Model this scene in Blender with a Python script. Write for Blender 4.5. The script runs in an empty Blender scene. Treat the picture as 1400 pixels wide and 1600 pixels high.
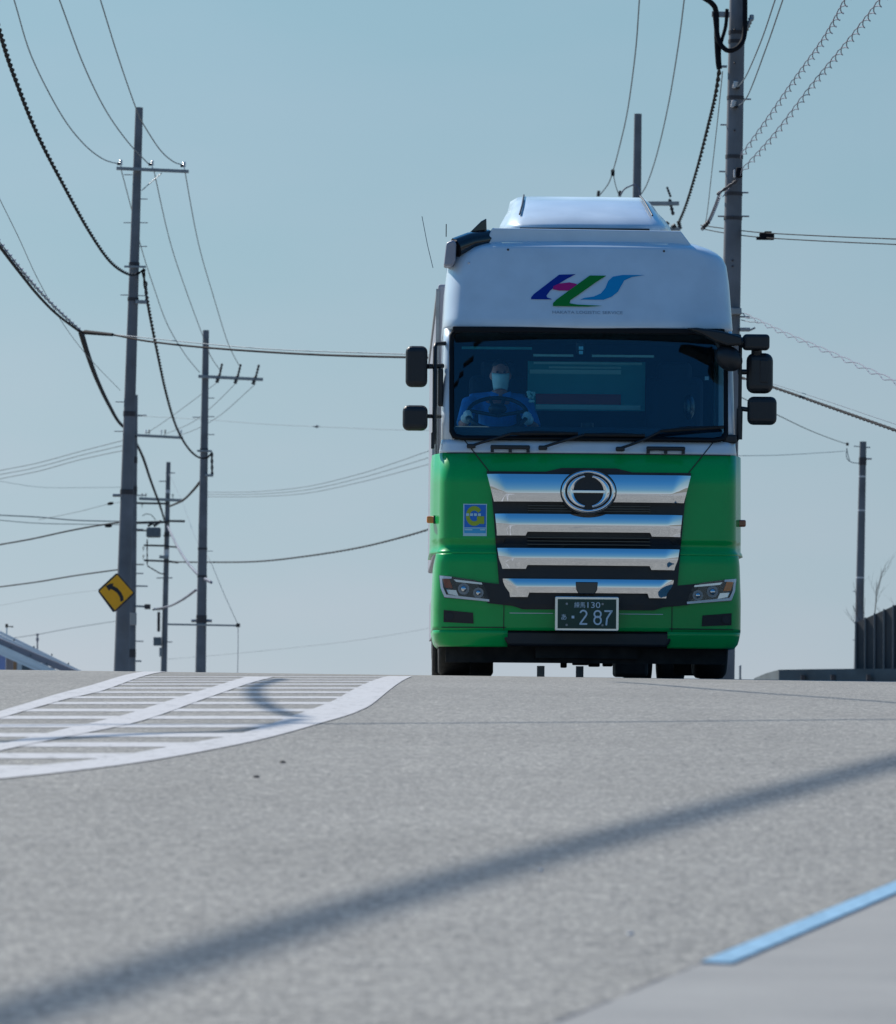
import bpy, bmesh, math, random
from mathutils import Vector, Matrix, Euler
random.seed(7)
R = math.radians
scn = bpy.context.scene
COL = scn.collection

# ---------------------------------------------------------------- camera, world, sun, exposure
F = 8460.0            # focal length in photo pixels (1400 x 1600)
CAMZ = 0.92
PITCH = math.atan((1056.0 - 800.0) / F)
ROLL = R(0.4)
cam_d = bpy.data.cameras.new('camera'); cam = bpy.data.objects.new('camera', cam_d); COL.objects.link(cam)
cam_d.sensor_fit = 'VERTICAL'; cam_d.sensor_height = 36.0; cam_d.sensor_width = 36.0
cam_d.lens = F * 36.0 / 1600.0
cam_d.clip_start = 0.5; cam_d.clip_end = 20000
fw = Vector((0, math.cos(PITCH), math.sin(PITCH)))
u0 = Vector((0, -math.sin(PITCH), math.cos(PITCH))); r0 = Vector((1, 0, 0))
cr = r0 * math.cos(ROLL) + u0 * math.sin(ROLL)
cu = u0 * math.cos(ROLL) - r0 * math.sin(ROLL)
M = Matrix((cr, cu, -fw)).transposed().to_4x4(); M.translation = Vector((0, 0, CAMZ))
cam.matrix_world = M
cam_d.dof.use_dof = True; cam_d.dof.focus_distance = 46.0
cam_d.dof.aperture_fstop = 9.0
scn.camera = cam
scn.render.resolution_x = 896; scn.render.resolution_y = 1024

SUN_EL, SUN_AZ = R(40), R(-42)      # azimuth from +Y (view direction), negative = photo left
SDIR = Vector((math.sin(SUN_AZ) * math.cos(SUN_EL), math.cos(SUN_AZ) * math.cos(SUN_EL), math.sin(SUN_EL)))
w = bpy.data.worlds.new('World'); scn.world = w; w.use_nodes = True
nt = w.node_tree; nt.nodes.clear()
sky = nt.nodes.new('ShaderNodeTexSky'); sky.sky_type = 'NISHITA'; sky.sun_disc = False
sky.sun_elevation = SUN_EL; sky.sun_rotation = SUN_AZ
sky.altitude = 0; sky.air_density = 1.35; sky.dust_density = 0.6; sky.ozone_density = 3.0
stc = nt.nodes.new('ShaderNodeTexCoord'); sx_ = nt.nodes.new('ShaderNodeSeparateXYZ'); cx_ = nt.nodes.new('ShaderNodeCombineXYZ')
zm = nt.nodes.new('ShaderNodeMath'); zm.operation = 'MULTIPLY_ADD'; zm.inputs[1].default_value = 0.95; zm.inputs[2].default_value = 0.16
nt.links.new(stc.outputs['Generated'], sx_.inputs[0]); nt.links.new(sx_.outputs[0], cx_.inputs[0]); nt.links.new(sx_.outputs[1], cx_.inputs[1])
nt.links.new(sx_.outputs[2], zm.inputs[0]); nt.links.new(zm.outputs[0], cx_.inputs[2]); nt.links.new(cx_.outputs[0], sky.inputs[0])
tint = nt.nodes.new('ShaderNodeMix'); tint.data_type = 'RGBA'; tint.blend_type = 'MULTIPLY'
tint.inputs[0].default_value = 1.0; tint.inputs[7].default_value = (0.86, 1.0, 1.0, 1)
bg = nt.nodes.new('ShaderNodeBackground'); bg.inputs[1].default_value = 0.085
wo = nt.nodes.new('ShaderNodeOutputWorld')
rmp = nt.nodes.new('ShaderNodeValToRGB'); nt.links.new(sx_.outputs[2], rmp.inputs[0]); e_ = rmp.color_ramp.elements
e_[0].position = 0.0; e_[0].color = (.94, .80, .77, 1); e_[1].position = 1.0; e_[1].color = (.26, .80, 1.2, 1)
for p_, c_ in ((.05, (.88, .85, .76)), (.13, (.85, .92, .80)), (.22, (.52, .88, .95)), (.42, (.26, .84, 1.22))): x_ = rmp.color_ramp.elements.new(p_); x_.color = (*c_, 1)
cl = nt.nodes.new('ShaderNodeTexNoise'); cl.inputs['Scale'].default_value = 9; cl.inputs['Detail'].default_value = 5
clm = nt.nodes.new('ShaderNodeMapping'); clm.inputs['Scale'].default_value = (1, 1, 3.2); nt.links.new(stc.outputs['Generated'], clm.inputs[0]); nt.links.new(clm.outputs[0], cl.inputs['Vector'])
clr = nt.nodes.new('ShaderNodeValToRGB'); ce = clr.color_ramp.elements; ce[0].position = .38; ce[0].color = (.97, .99, .99, 1); ce[1].position = .68; ce[1].color = (1.06, 1.01, 1.015, 1)
nt.links.new(cl.outputs[0], clr.inputs[0]); cmx = nt.nodes.new('ShaderNodeMix'); cmx.data_type = 'RGBA'; cmx.blend_type = 'MULTIPLY'; cmx.inputs[0].default_value = 1
nt.links.new(rmp.outputs[0], cmx.inputs[6]); nt.links.new(clr.outputs[0], cmx.inputs[7]); nt.links.new(cmx.outputs[2], tint.inputs[7])
nt.links.new(sky.outputs[0], tint.inputs[6]); nt.links.new(tint.outputs[2], bg.inputs[0]); nt.links.new(bg.outputs[0], wo.inputs[0])
sd = bpy.data.lights.new('sun', 'SUN'); sd.energy = 4.6; sd.angle = R(0.53); sd.color = (1.0, 0.94, 0.86)
so = bpy.data.objects.new('sun', sd); COL.objects.link(so)
so.rotation_euler = SDIR.to_track_quat('Z', 'Y').to_euler()
scn.view_settings.view_transform = 'Standard'; scn.view_settings.look = 'None'
scn.view_settings.exposure = 0.28; scn.view_settings.gamma = 1.0

def W(px, py, D):
    """point at depth D (world Y) seen at photo pixel px, py"""
    r = fw * F + cr * (px - 700.0) - cu * (py - 800.0)
    return Vector((0, 0, CAMZ)) + r * (D / r.y)

# ---------------------------------------------------------------- terrain profile
def zc(D):
    """road height along the view axis: rising grade, crest at 45 m, long descent"""
    if D < 26: return 0.026 * D
    z26 = 0.026 * 26
    def par(d): return z26 + 0.026 * (d - 26) - 0.026 * (d - 26) ** 2 / 38.0
    if D < 57: return par(D)
    s = 0.026 - 0.026 * 31 / 19.0; z57 = par(57)
    if D < 130: return z57 + s * (D - 57)
    z130 = z57 + s * 73
    if D < 400: return z130 - 0.004 * (D - 130)
    return z130 - 0.004 * 270 - 0.002 * (D - 400)
def zr(x, D):
    k = max(-20, min(12, x))
    f = min(1, max(0, (D - 14) / 20.0))
    return zc(D) - 0.006 * k * (0.25 + 0.75 * f)
def ground(px, py):
    """ground point under a photo pixel (nearest hit)"""
    r = fw * F + cr * (px - 700.0) - cu * (py - 800.0); r /= r.y
    best = None; D = 8.0; prev = None
    while D < 46:
        p = Vector((0, 0, CAMZ)) + r * D; g = p.z - zr(p.x, D)
        if best is None or g < best[0]: best = (g, D)
        if g < 0:
            a, b = D - 0.1, D
            for _ in range(20):
                m = (a + b) / 2; q = Vector((0, 0, CAMZ)) + r * m
                if q.z - zr(q.x, m) < 0: b = m
                else: a = m
            D = b; break
        D += 0.1
    else: D = best[1]
    p = Vector((0, 0, CAMZ)) + r * D; p.z = zr(p.x, D)
    return p

# ---------------------------------------------------------------- materials
def mat(name, col, rough=0.5, metal=0.0, spec=0.5, noise=0.0, nscale=8.0, bump=0.0, bscale=60.0, coat=0.0, emit=None, trans=0.0):
    m = bpy.data.materials.new(name); m.use_nodes = True
    n = m.node_tree; b = n.nodes['Principled BSDF']
    c = (*col, 1) if len(col) == 3 else col
    b.inputs['Base Color'].default_value = c
    b.inputs['Roughness'].default_value = rough; b.inputs['Metallic'].default_value = metal
    b.inputs['Specular IOR Level'].default_value = spec
    b.inputs['Coat Weight'].default_value = coat; b.inputs['Coat Roughness'].default_value = 0.03
    b.inputs['Transmission Weight'].default_value = trans
    if emit: b.inputs['Emission Color'].default_value = (*emit[0], 1); b.inputs['Emission Strength'].default_value = emit[1]
    tc = n.nodes.new('ShaderNodeTexCoord')
    if noise > 0:
        t = n.nodes.new('ShaderNodeTexNoise'); t.inputs['Scale'].default_value = nscale; t.inputs['Detail'].default_value = 6
        n.links.new(tc.outputs['Object'], t.inputs['Vector'])
        rp = n.nodes.new('ShaderNodeMapRange'); rp.inputs[1].default_value = 0.3; rp.inputs[2].default_value = 0.7
        rp.inputs[3].default_value = 1 - noise; rp.inputs[4].default_value = 1 + noise * 0.6
        n.links.new(t.outputs[0], rp.inputs[0])
        mx = n.nodes.new('ShaderNodeMix'); mx.data_type = 'RGBA'; mx.blend_type = 'MULTIPLY'; mx.inputs[0].default_value = 1
        mx.inputs[6].default_value = c; n.links.new(rp.outputs[0], mx.inputs[7]); n.links.new(mx.outputs[2], b.inputs['Base Color'])
        rr = n.nodes.new('ShaderNodeMapRange'); rr.inputs[1].default_value = 0.3; rr.inputs[2].default_value = 0.7
        rr.inputs[3].default_value = max(0.02, rough * (1 - noise * .5)); rr.inputs[4].default_value = min(1, rough * (1 + noise))
        n.links.new(t.outputs[0], rr.inputs[0]); n.links.new(rr.outputs[0], b.inputs['Roughness'])
    if bump > 0:
        t = n.nodes.new('ShaderNodeTexNoise'); t.inputs['Scale'].default_value = bscale; t.inputs['Detail'].default_value = 5
        n.links.new(tc.outputs['Object'], t.inputs['Vector'])
        bp = n.nodes.new('ShaderNodeBump'); bp.inputs['Strength'].default_value = bump; bp.inputs['Distance'].default_value = 0.01
        n.links.new(t.outputs[0], bp.inputs['Height']); n.links.new(bp.outputs[0], b.inputs['Normal'])
    return m

def asphalt_mat():
    m = bpy.data.materials.new('asphalt'); m.use_nodes = True; n = m.node_tree; b = n.nodes['Principled BSDF']
    tc = n.nodes.new('ShaderNodeTexCoord')
    def noise(scale, det=4, rough=.6):
        t = n.nodes.new('ShaderNodeTexNoise'); t.inputs['Scale'].default_value = scale; t.inputs['Detail'].default_value = det
        t.inputs['Roughness'].default_value = rough
        n.links.new(tc.outputs['Object'], t.inputs['Vector']); return t
    v = n.nodes.new('ShaderNodeTexVoronoi'); v.inputs['Scale'].default_value = 85
    n.links.new(tc.outputs['Object'], v.inputs['Vector'])
    r1 = n.nodes.new('ShaderNodeValToRGB'); e = r1.color_ramp.elements
    e[0].position = 0.0; e[0].color = (0.10, 0.102, 0.105, 1); e[1].position = 1.0; e[1].color = (0.58, 0.56, 0.50, 1)
    x = r1.color_ramp.elements.new(0.5); x.color = (0.275, 0.268, 0.242, 1)
    x = r1.color_ramp.elements.new(0.93); x.color = (0.345, 0.335, 0.298, 1)
    sep = n.nodes.new('ShaderNodeSeparateColor'); n.links.new(v.outputs['Color'], sep.inputs[0]); n.links.new(sep.outputs[0], r1.inputs[0])
    cur = r1.outputs[0]
    for sc, lo, hi in ((9, .91, 1.06), (0.9, .93, 1.05), (30, .85, 1.09), (.22, .94, 1.04)):
        t = noise(sc); mr = n.nodes.new('ShaderNodeMapRange'); mr.inputs[1].default_value = .32; mr.inputs[2].default_value = .68
        mr.inputs[3].default_value = lo; mr.inputs[4].default_value = hi; n.links.new(t.outputs[0], mr.inputs[0])
        mx = n.nodes.new('ShaderNodeMix'); mx.data_type = 'RGBA'; mx.blend_type = 'MULTIPLY'; mx.inputs[0].default_value = 1
        n.links.new(cur, mx.inputs[6]); n.links.new(mr.outputs[0], mx.inputs[7]); cur = mx.outputs[2]
    # wheel-worn lanes and a few dark drips, stretched along the road
    for (sx, sy), lo, hi, a0, a1 in (((1.1, .03), .955, 1.035, .35, .65), ((6, 2.2), .80, 1.0, .24, .31)):
        mp = n.nodes.new('ShaderNodeMapping'); mp.inputs['Scale'].default_value = (sx, sy, 1); n.links.new(tc.outputs['Object'], mp.inputs[0])
        t = n.nodes.new('ShaderNodeTexNoise'); t.inputs['Scale'].default_value = 1; t.inputs['Detail'].default_value = 4; n.links.new(mp.outputs[0], t.inputs['Vector'])
        mr = n.nodes.new('ShaderNodeMapRange'); mr.inputs[1].default_value = a0; mr.inputs[2].default_value = a1; mr.inputs[3].default_value = lo; mr.inputs[4].default_value = hi; n.links.new(t.outputs[0], mr.inputs[0])
        mx = n.nodes.new('ShaderNodeMix'); mx.data_type = 'RGBA'; mx.blend_type = 'MULTIPLY'; mx.inputs[0].default_value = 1
        n.links.new(cur, mx.inputs[6]); n.links.new(mr.outputs[0], mx.inputs[7]); cur = mx.outputs[2]
    n.links.new(cur, b.inputs['Base Color']); b.inputs['Roughness'].default_value = .82; b.inputs['Specular IOR Level'].default_value = .25
    t = noise(70, 3); bp = n.nodes.new('ShaderNodeBump'); bp.inputs['Strength'].default_value = .35; bp.inputs['Distance'].default_value = .006
    n.links.new(t.outputs[0], bp.inputs['Height']); n.links.new(bp.outputs[0], b.inputs['Normal'])
    return m

def paint_mat():
    m = bpy.data.materials.new('road_paint'); m.use_nodes = True; n = m.node_tree; b = n.nodes['Principled BSDF']
    tc = n.nodes.new('ShaderNodeTexCoord'); t = n.nodes.new('ShaderNodeTexNoise'); t.inputs['Scale'].default_value = 14; t.inputs['Detail'].default_value = 9
    t.inputs['Roughness'].default_value = .75
    n.links.new(tc.outputs['Object'], t.inputs['Vector'])
    r = n.nodes.new('ShaderNodeValToRGB'); e = r.color_ramp.elements
    e[0].position = .38; e[0].color = (.27, .27, .265, 1); e[1].position = .47; e[1].color = (.50, .495, .49, 1)
    n.links.new(t.outputs[0], r.inputs[0]); n.links.new(r.outputs[0], b.inputs['Base Color']); b.inputs['Roughness'].default_value = .7
    return m

def glass_mat(name, tintc, refl=1.0, ior=1.45):
    """thin tinted pane: tinted see-through plus mirror reflection by Fresnel"""
    m = bpy.data.materials.new(name); m.use_nodes = True; n = m.node_tree; n.nodes.clear()
    o = n.nodes.new('ShaderNodeOutputMaterial'); t = n.nodes.new('ShaderNodeBsdfTransparent'); t.inputs[0].default_value = (*tintc, 1)
    g = n.nodes.new('ShaderNodeBsdfGlossy'); g.inputs['Roughness'].default_value = 0.01; g.inputs[0].default_value = (refl, refl, refl, 1)
    f = n.nodes.new('ShaderNodeFresnel'); f.inputs[0].default_value = ior
    mx = n.nodes.new('ShaderNodeMixShader')
    n.links.new(f.outputs[0], mx.inputs[0]); n.links.new(t.outputs[0], mx.inputs[1]); n.links.new(g.outputs[0], mx.inputs[2]); n.links.new(mx.outputs[0], o.inputs[0])
    return m

MT = dict(
    asphalt=asphalt_mat(), paint=paint_mat(),
    earth=mat('dry_ground', (.16, .15, .11), .95, noise=.3, nscale=.6),
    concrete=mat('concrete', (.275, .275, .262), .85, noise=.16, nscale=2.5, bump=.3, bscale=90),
    skyreflect=mat('sky_reflection_blue', (.24, .43, .58), .55, noise=.3, nscale=26),  # pale blue imitates sky mirrored in the steel drain edge
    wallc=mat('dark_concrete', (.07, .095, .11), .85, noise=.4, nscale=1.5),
    pole=mat('pole_concrete', (.165, .175, .195), .8, noise=.3, nscale=1.6, bump=.2),
    steel=mat('galvanised_steel', (.30, .32, .34), .45, .7, noise=.2, nscale=10),
    rust=mat('dark_fitting', (.05, .045, .05), .6, noise=.3, nscale=10),
    porcelain=mat('porcelain', (.6, .6, .62), .2, spec=.6),
    cable=mat('black_cable', (.009, .009, .013), .8, spec=.15),
    wire=mat('aluminium_wire', (.10, .13, .16), .5, .3),
    spiral=mat('spiral_guard', (.13, .14, .20), .5),
    green=mat('green_paint', (.0006, .40, .085), .3, coat=.3, spec=.25, noise=.08, nscale=3),
    white=mat('white_paint', (.62, .72, .80), .3, coat=.5, noise=.07, nscale=4),
    chrome=mat('chrome', (.86, .88, .90), .04, 1.0),
    sideglass=glass_mat('side_glass', (.92, .95, .95), ior=1.3),
    plastic=mat('black_plastic', (.012, .014, .018), .45, noise=.2, nscale=12),
    gloss=mat('gloss_black', (.008, .01, .014), .12, coat=.6),
    frit=mat('windscreen_frit', (.004, .006, .01), .5, spec=.2),
    rubber=mat('rubber', (.014, .014, .015), .75, noise=.4, nscale=18, bump=.4, bscale=40),
    chassis=mat('chassis_black', (.012, .012, .014), .7, noise=.5, nscale=9),
    glass=glass_mat('windscreen_glass', (.70, .93, 1.0), ior=1.58),
    lens=glass_mat('lamp_cover_glass', (.95, .96, .97), ior=1.25),
    reflector=mat('lamp_reflector', (.7, .72, .75), .12, 1.0),
    amber=mat('amber_lens', (.95, .24, .02), .2, spec=.6, coat=.5),
    amberdull=mat('dull_amber_lens', (.35, .07, .02), .25, coat=.5),
    drl=mat('light_guide', (.88, .9, .92), .2, coat=.5),
    boxbody=mat('aluminium_panel', (.33, .33, .38), .45, .25, noise=.15, nscale=3),
    inter=mat('cab_trim', (.02, .028, .04), .7),
    seat=mat('seat_fabric', (.012, .02, .035), .9),
    teal=mat('teal_panel', (.06, .42, .45), .5), teallight=mat('pale_teal_strip', (.55, .85, .8), .4),
    redband=mat('red_band', (.55, .08, .08), .6),
    skin=mat('skin', (.55, .20, .15), .55), shirt=mat('blue_shirt', (.05, .25, .65), .85, noise=.2, nscale=14),
    mask=mat('face_mask', (.62, .82, .82), .9), hair=mat('dark_hair', (.015, .012, .012), .6),
    glove=mat('white_glove', (.8, .8, .78), .8), trouser=mat('navy_cloth', (.02, .03, .07), .9),
    platef=mat('plate_frame', (.75, .74, .72), .2, .9), plateg=mat('plate_green', (.004, .045, .03), .4),
    lettering=mat('plate_lettering', (.62, .72, .80), .5),
    lblue=mat('logo_navy', (.004, .02, .26), .35), lmag=mat('logo_magenta', (.50, .004, .17), .35),
    lgreen=mat('logo_green', (.004, .20, .01), .35), lcyan=mat('logo_cyan', (.005, .27, .55), .35), lgrey=mat('logo_text', (.25, .33, .42), .4),
    sblue=mat('sticker_blue', (.01, .17, .62), .4), syel=mat('sticker_lime', (.35, .45, .02), .4), swhite=mat('sticker_white', (.45, .7, .8), .4), scyan=mat('sticker_cyan', (.05, .40, .70), .4),
    signy=mat('sign_yellow', (.95, .43, .003), .45, noise=.05), signk=mat('sign_black', (.01, .012, .02), .5), signb=mat('sign_back', (.35, .36, .37), .5, .5),
    rail=mat('pale_blue_steel', (.80, .88, .92), .4), beam=mat('grey_beam', (.30, .28, .31), .7),
    fence=mat('fence_panel', (.022, .027, .035), .6, noise=.3, nscale=2), fpost=mat('fence_post', (.12, .14, .16), .5, .4),
    bldb=mat('blue_cladding', (.35, .42, .75), .7), bldo=mat('brown_cladding', (.48, .25, .13), .8), bldw=mat('white_cladding', (.7, .72, .72), .7), bldr=mat('grey_roof', (.28, .27, .27), .7), bldg=mat('dark_window', (.02, .03, .03), .2),
    bark=mat('bark', (.10, .085, .075), .9, noise=.3), stone=mat('grit', (.05, .045, .045), .9), trafo=mat('transformer_grey', (.12, .15, .17), .5, noise=.2),
)

# ---------------------------------------------------------------- helpers
def tag(o, label, cat, group=None):
    o['label'] = label; o['category'] = cat
    if group: o['group'] = group
    return o
def struct(o): o['kind'] = 'structure'; return o
def empty(name, loc):
    e = bpy.data.objects.new(name, None); e.location = loc; e.empty_display_size = .3; COL.objects.link(e); return e
class MB:
    def __init__(s): s.v = []; s.f = []; s.smooth = []
    def add(s, vs, fs, smooth=False):
        k = len(s.v); s.v += [tuple(v) for v in vs]
        for f in fs: s.f.append([i + k for i in f]); s.smooth.append(smooth)
        return s
    def box(s, c, d, rot=None):
        c = Vector(c); hx, hy, hz = d[0] / 2, d[1] / 2, d[2] / 2
        vs = [Vector((x, y, z)) for x in (-hx, hx) for y in (-hy, hy) for z in (-hz, hz)]
        if rot is not None: vs = [rot @ v for v in vs]
        return s.add([v + c for v in vs], [(0, 1, 3, 2), (4, 6, 7, 5), (0, 4, 5, 1), (2, 3, 7, 6), (0, 2, 6, 4), (1, 5, 7, 3)])
    def bar(s, a, b, wd, hd, up=Vector((0, 0, 1))):
        a = Vector(a); b = Vector(b); d = (b - a); L = d.length; d.normalize()
        x = d.cross(up)
        if x.length < 1e-4: x = d.cross(Vector((0, 1, 0)))
        x.normalize(); z = x.cross(d)
        vs = [p + x * sx * wd / 2 + z * sz * hd / 2 for p in (a, b) for sx in (-1, 1) for sz in (-1, 1)]
        return s.add(vs, [(0, 1, 3, 2), (4, 6, 7, 5), (0, 4, 5, 1), (2, 3, 7, 6), (0, 2, 6, 4), (1, 5, 7, 3)])
    def tube(s, pts, rad, n=8, caps=True, smooth=True):
        pts = [Vector(p) for p in pts]; rads = rad if isinstance(rad, (list, tuple)) else [rad] * len(pts)
        t0 = (pts[1] - pts[0]).normalized(); x = t0.orthogonal().normalized(); vs = []; fs = []
        for i, p in enumerate(pts):
            t = ((pts[min(i + 1, len(pts) - 1)] - pts[max(i - 1, 0)])).normalized()
            x = (x - t * x.dot(t)).normalized(); y = t.cross(x)
            for k in range(n):
                a = 2 * math.pi * k / n; vs.append(p + (x * math.cos(a) + y * math.sin(a)) * rads[i])
        for i in range(len(pts) - 1):
            for k in range(n):
                k2 = (k + 1) % n; fs.append((i * n + k, i * n + k2, (i + 1) * n + k2, (i + 1) * n + k))
        s.add(vs, fs, smooth)
        if caps:
            s.add(vs[:n], [tuple(range(n - 1, -1, -1))]); s.add(vs[-n:], [tuple(range(n))])
        return s
    def sphere(s, c, r, nu=14, nv=9, rot=None):
        c = Vector(c); r = Vector(r) if not isinstance(r, (int, float)) else Vector((r, r, r)); vs = []; fs = []
        for j in range(1, nv):
            th = math.pi * j / nv
            for i in range(nu):
                a = 2 * math.pi * i / nu; vs.append(Vector((math.sin(th) * math.cos(a) * r.x, math.sin(th) * math.sin(a) * r.y, math.cos(th) * r.z)))
        vs += [Vector((0, 0, r.z)), Vector((0, 0, -r.z))]
        if rot is not None: vs = [rot @ v for v in vs]
        for j in range(nv - 2):
            for i in range(nu): fs.append((j * nu + i, (j + 1) * nu + i, (j + 1) * nu + (i + 1) % nu, j * nu + (i + 1) % nu))
        T = len(vs) - 2
        for i in range(nu): fs.append((T, i, (i + 1) % nu)); fs.append((T + 1, (nv - 2) * nu + (i + 1) % nu, (nv - 2) * nu + i))
        return s.add([v + c for v in vs], fs, True)
    def prism(s, poly, y0, y1):
        """polygon in x,z extruded from y0 to y1"""
        n = len(poly); vs = [(x, y0, z) for x, z in poly] + [(x, y1, z) for x, z in poly]
        return s.add(vs, [tuple(range(n)), tuple(range(2 * n - 1, n - 1, -1))] + [(i, i + n, (i + 1) % n + n, (i + 1) % n) for i in range(n)])
    def obj(s, name, m, parent=None, bevel=0, seg=2, weld=False):
        me = bpy.data.meshes.new(name); me.from_pydata(s.v, [], s.f)
        me.polygons.foreach_set('use_smooth', s.smooth); me.materials.append(m)
        bm = bmesh.new(); bm.from_mesh(me)
        if weld: bmesh.ops.remove_doubles(bm, verts=bm.verts, dist=1e-5)
        bmesh.ops.recalc_face_normals(bm, faces=bm.faces)
        bm.to_mesh(me); bm.free()
        o = bpy.data.objects.new(name, me); COL.objects.link(o)
        if bevel:
            b = o.modifiers.new('bevel', 'BEVEL'); b.width = bevel; b.segments = seg; b.limit_method = 'ANGLE'; b.angle_limit = R(40)
        if parent is not None:
            o.parent = parent
        return o
def rebase(o, base):
    """vertices given in world space -> relative to base"""
    for v in o.data.vertices: v.co -= base
    return o
def catmull(pts, n=8):
    P = [Vector(p) for p in pts]; out = []
    if len(P) < 3:
        return [P[0].lerp(P[-1], i / n) for i in range(n + 1)]
    for i in range(len(P) - 1):
        p0 = P[max(i - 1, 0)]; p1 = P[i]; p2 = P[i + 1]; p3 = P[min(i + 2, len(P) - 1)]
        for k in range(n):
            t = k / n
            out.append(0.5 * ((2 * p1) + (p2 - p0) * t + (2 * p0 - 5 * p1 + 4 * p2 - p3) * t * t + (3 * p1 - p0 - 3 * p2 + p3) * t ** 3))
    out.append(P[-1]); return out

# ---------------------------------------------------------------- ground and road
def strip_sheet(name, xs, ds, zoff, m, zf=zr):
    mb = MB(); vs = []; fs = []
    for d in ds:
        for x in xs: vs.append((x, d, zf(x, d) + zoff))
    nx = len(xs)
    for j in range(len(ds) - 1):
        for i in range(nx - 1): fs.append((j * nx + i, j * nx + i + 1, (j + 1) * nx + i + 1, (j + 1) * nx + i))
    mb.add(vs, fs, True); return mb.obj(name, m)
def fr(a, b, s):
    n = int(round((b - a) / s)); return [a + (b - a) * i / n for i in range(n + 1)]
struct(strip_sheet('ground', [-6000, -1500, -400, -120, -60, -20, 0, 12, 30, 80, 200, 600, 1500, 6000],
    [-300, -60, -20] + fr(0, 60, 2) + fr(64, 140, 6) + [200, 300, 400, 700, 1500, 4000, 9000], -0.12, MT['earth']))
struct(strip_sheet('road', fr(-22, 14, 1), [-40, -20, -10, -4] + fr(0, 70, .5) + fr(74, 130, 4) + fr(150, 600, 30), 0.0, MT['asphalt']))

def ribbon_ground(mb, A, B, zoff, n=10):
    """A, B: pixel polylines of equal length, giving the two edges of a painted line on the road"""
    pa = catmull([ground(*p) for p in A], n); pb = catmull([ground(*p) for p in B], n)
    rows = []
    for a, b in zip(pa, pb):
        row = []
        for k in range(5):
            p = a.lerp(b, k / 4); p.z = zr(p.x, p.y) + zoff; row.append(p)
        rows.append(row)
    vs = [p for r in rows for p in r]; fs = []
    for i in range(len(rows) - 1):
        for k in range(4): fs.append((i * 5 + k, i * 5 + k + 1, (i + 1) * 5 + k + 1, (i + 1) * 5 + k))
    mb.add(vs, fs)
# borders of the painted island
outer = [(-120, 1229), (0, 1218), (120, 1205), (250, 1187), (400, 1158), (500, 1131), (560, 1112), (595, 1090), (645, 1057)]
inner = [(-120, 1212), (0, 1202), (150, 1187), (290, 1163), (380, 1146), (450, 1122), (515, 1098), (552, 1078), (606, 1057)]
lup = [(-120, 1146), (0, 1112), (90, 1085), (160, 1066), (225, 1050)]
ldn = [(-120, 1158), (0, 1123), (100, 1094), (180, 1073), (262, 1050)]
cup = [(-120, 1196), (0, 1164), (100, 1140), (200, 1116), (290, 1087), (345, 1070), (385, 1058)]
cdn = [(-120, 1206), (0, 1174), (110, 1151), (225, 1126), (310, 1096), (370, 1075), (430, 1058)]
mb = MB(); ribbon_ground(mb, outer, inner, .0035); struct(mb.obj('road_line', MT['paint']))
mb = MB(); ribbon_ground(mb, lup, ldn, .0035); struct(mb.obj('road_line', MT['paint']))
mb = MB(); ribbon_ground(mb, cup, cdn, .0035); struct(mb.obj('road_line', MT['paint']))
def xat(poly, y):
    for (x1, y1), (x2, y2) in zip(poly, poly[1:]):
        if (y1 - y) * (y2 - y) <= 0 and y1 != y2: return x1 + (x2 - x1) * (y - y1) / (y2 - y1)
    return None
mb = MB()
for y, t in ((1058, .8), (1061.5, 1), (1065, 1.3), (1069.5, 1.7), (1075.5, 2.1), (1082, 2.6), (1090, 3.1), (1099, 3.6), (1110, 4.2), (1121.5, 4.8), (1134.5, 5.4), (1149, 6.2), (1164, 7.2), (1181.5, 8.4), (1201, 9.6)):
    xl = xat([((a[0] + b[0]) / 2, (a[1] + b[1]) / 2) for a, b in zip(lup, ldn)], y); xl = -130 if xl is None else xl
    xr_ = xat([((a[0] + b[0]) / 2, (a[1] + b[1]) / 2) for a, b in zip(outer, inner)], y)
    if xr_ is None: continue
    ribbon_ground(mb, [(xl, y - t / 2), (xr_, y - t / 2)], [(xl, y + t / 2), (xr_, y + t / 2)], .0018, 14)
struct(mb.obj('hatched_road_marking', MT['paint']))

# concrete gutter and pale blue edging at the near right
g0 = ground(890, 1600); g1 = ground(1400, 1386); gd = (g1 - g0).normalized(); gn = Vector((gd.y, -gd.x, 0)).normalized()
def gp(t, o):
    p = g0 + gd * t + gn * o; return p
mb = MB(); rows = fr(-14, 60, .5); os_ = [0.0, .02, .3, 1, 2.2, 4, 8]
vs = []; fs = []
for t in rows:
    for k, o in enumerate(os_):
        p = gp(t, o); vs.append((p.x, p.y, zr(p.x, p.y) + (-.02 if k == 0 else .02)))
for j in range(len(rows) - 1):
    for i in range(len(os_) - 1): fs.append((j * len(os_) + i, j * len(os_) + i + 1, (j + 1) * len(os_) + i + 1, (j + 1) * len(os_) + i))
mb.add(vs, fs); struct(mb.obj('pavement', MT['concrete']))
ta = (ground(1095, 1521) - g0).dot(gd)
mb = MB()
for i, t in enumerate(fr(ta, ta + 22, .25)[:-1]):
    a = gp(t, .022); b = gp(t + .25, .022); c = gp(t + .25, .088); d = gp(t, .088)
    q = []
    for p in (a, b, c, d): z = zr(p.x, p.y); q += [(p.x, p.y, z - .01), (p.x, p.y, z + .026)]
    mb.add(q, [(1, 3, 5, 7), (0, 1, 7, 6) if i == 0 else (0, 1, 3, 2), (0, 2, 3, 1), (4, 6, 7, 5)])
gm = MB()
rk = random.Random(5)
tt = ta - 3.2
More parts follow.
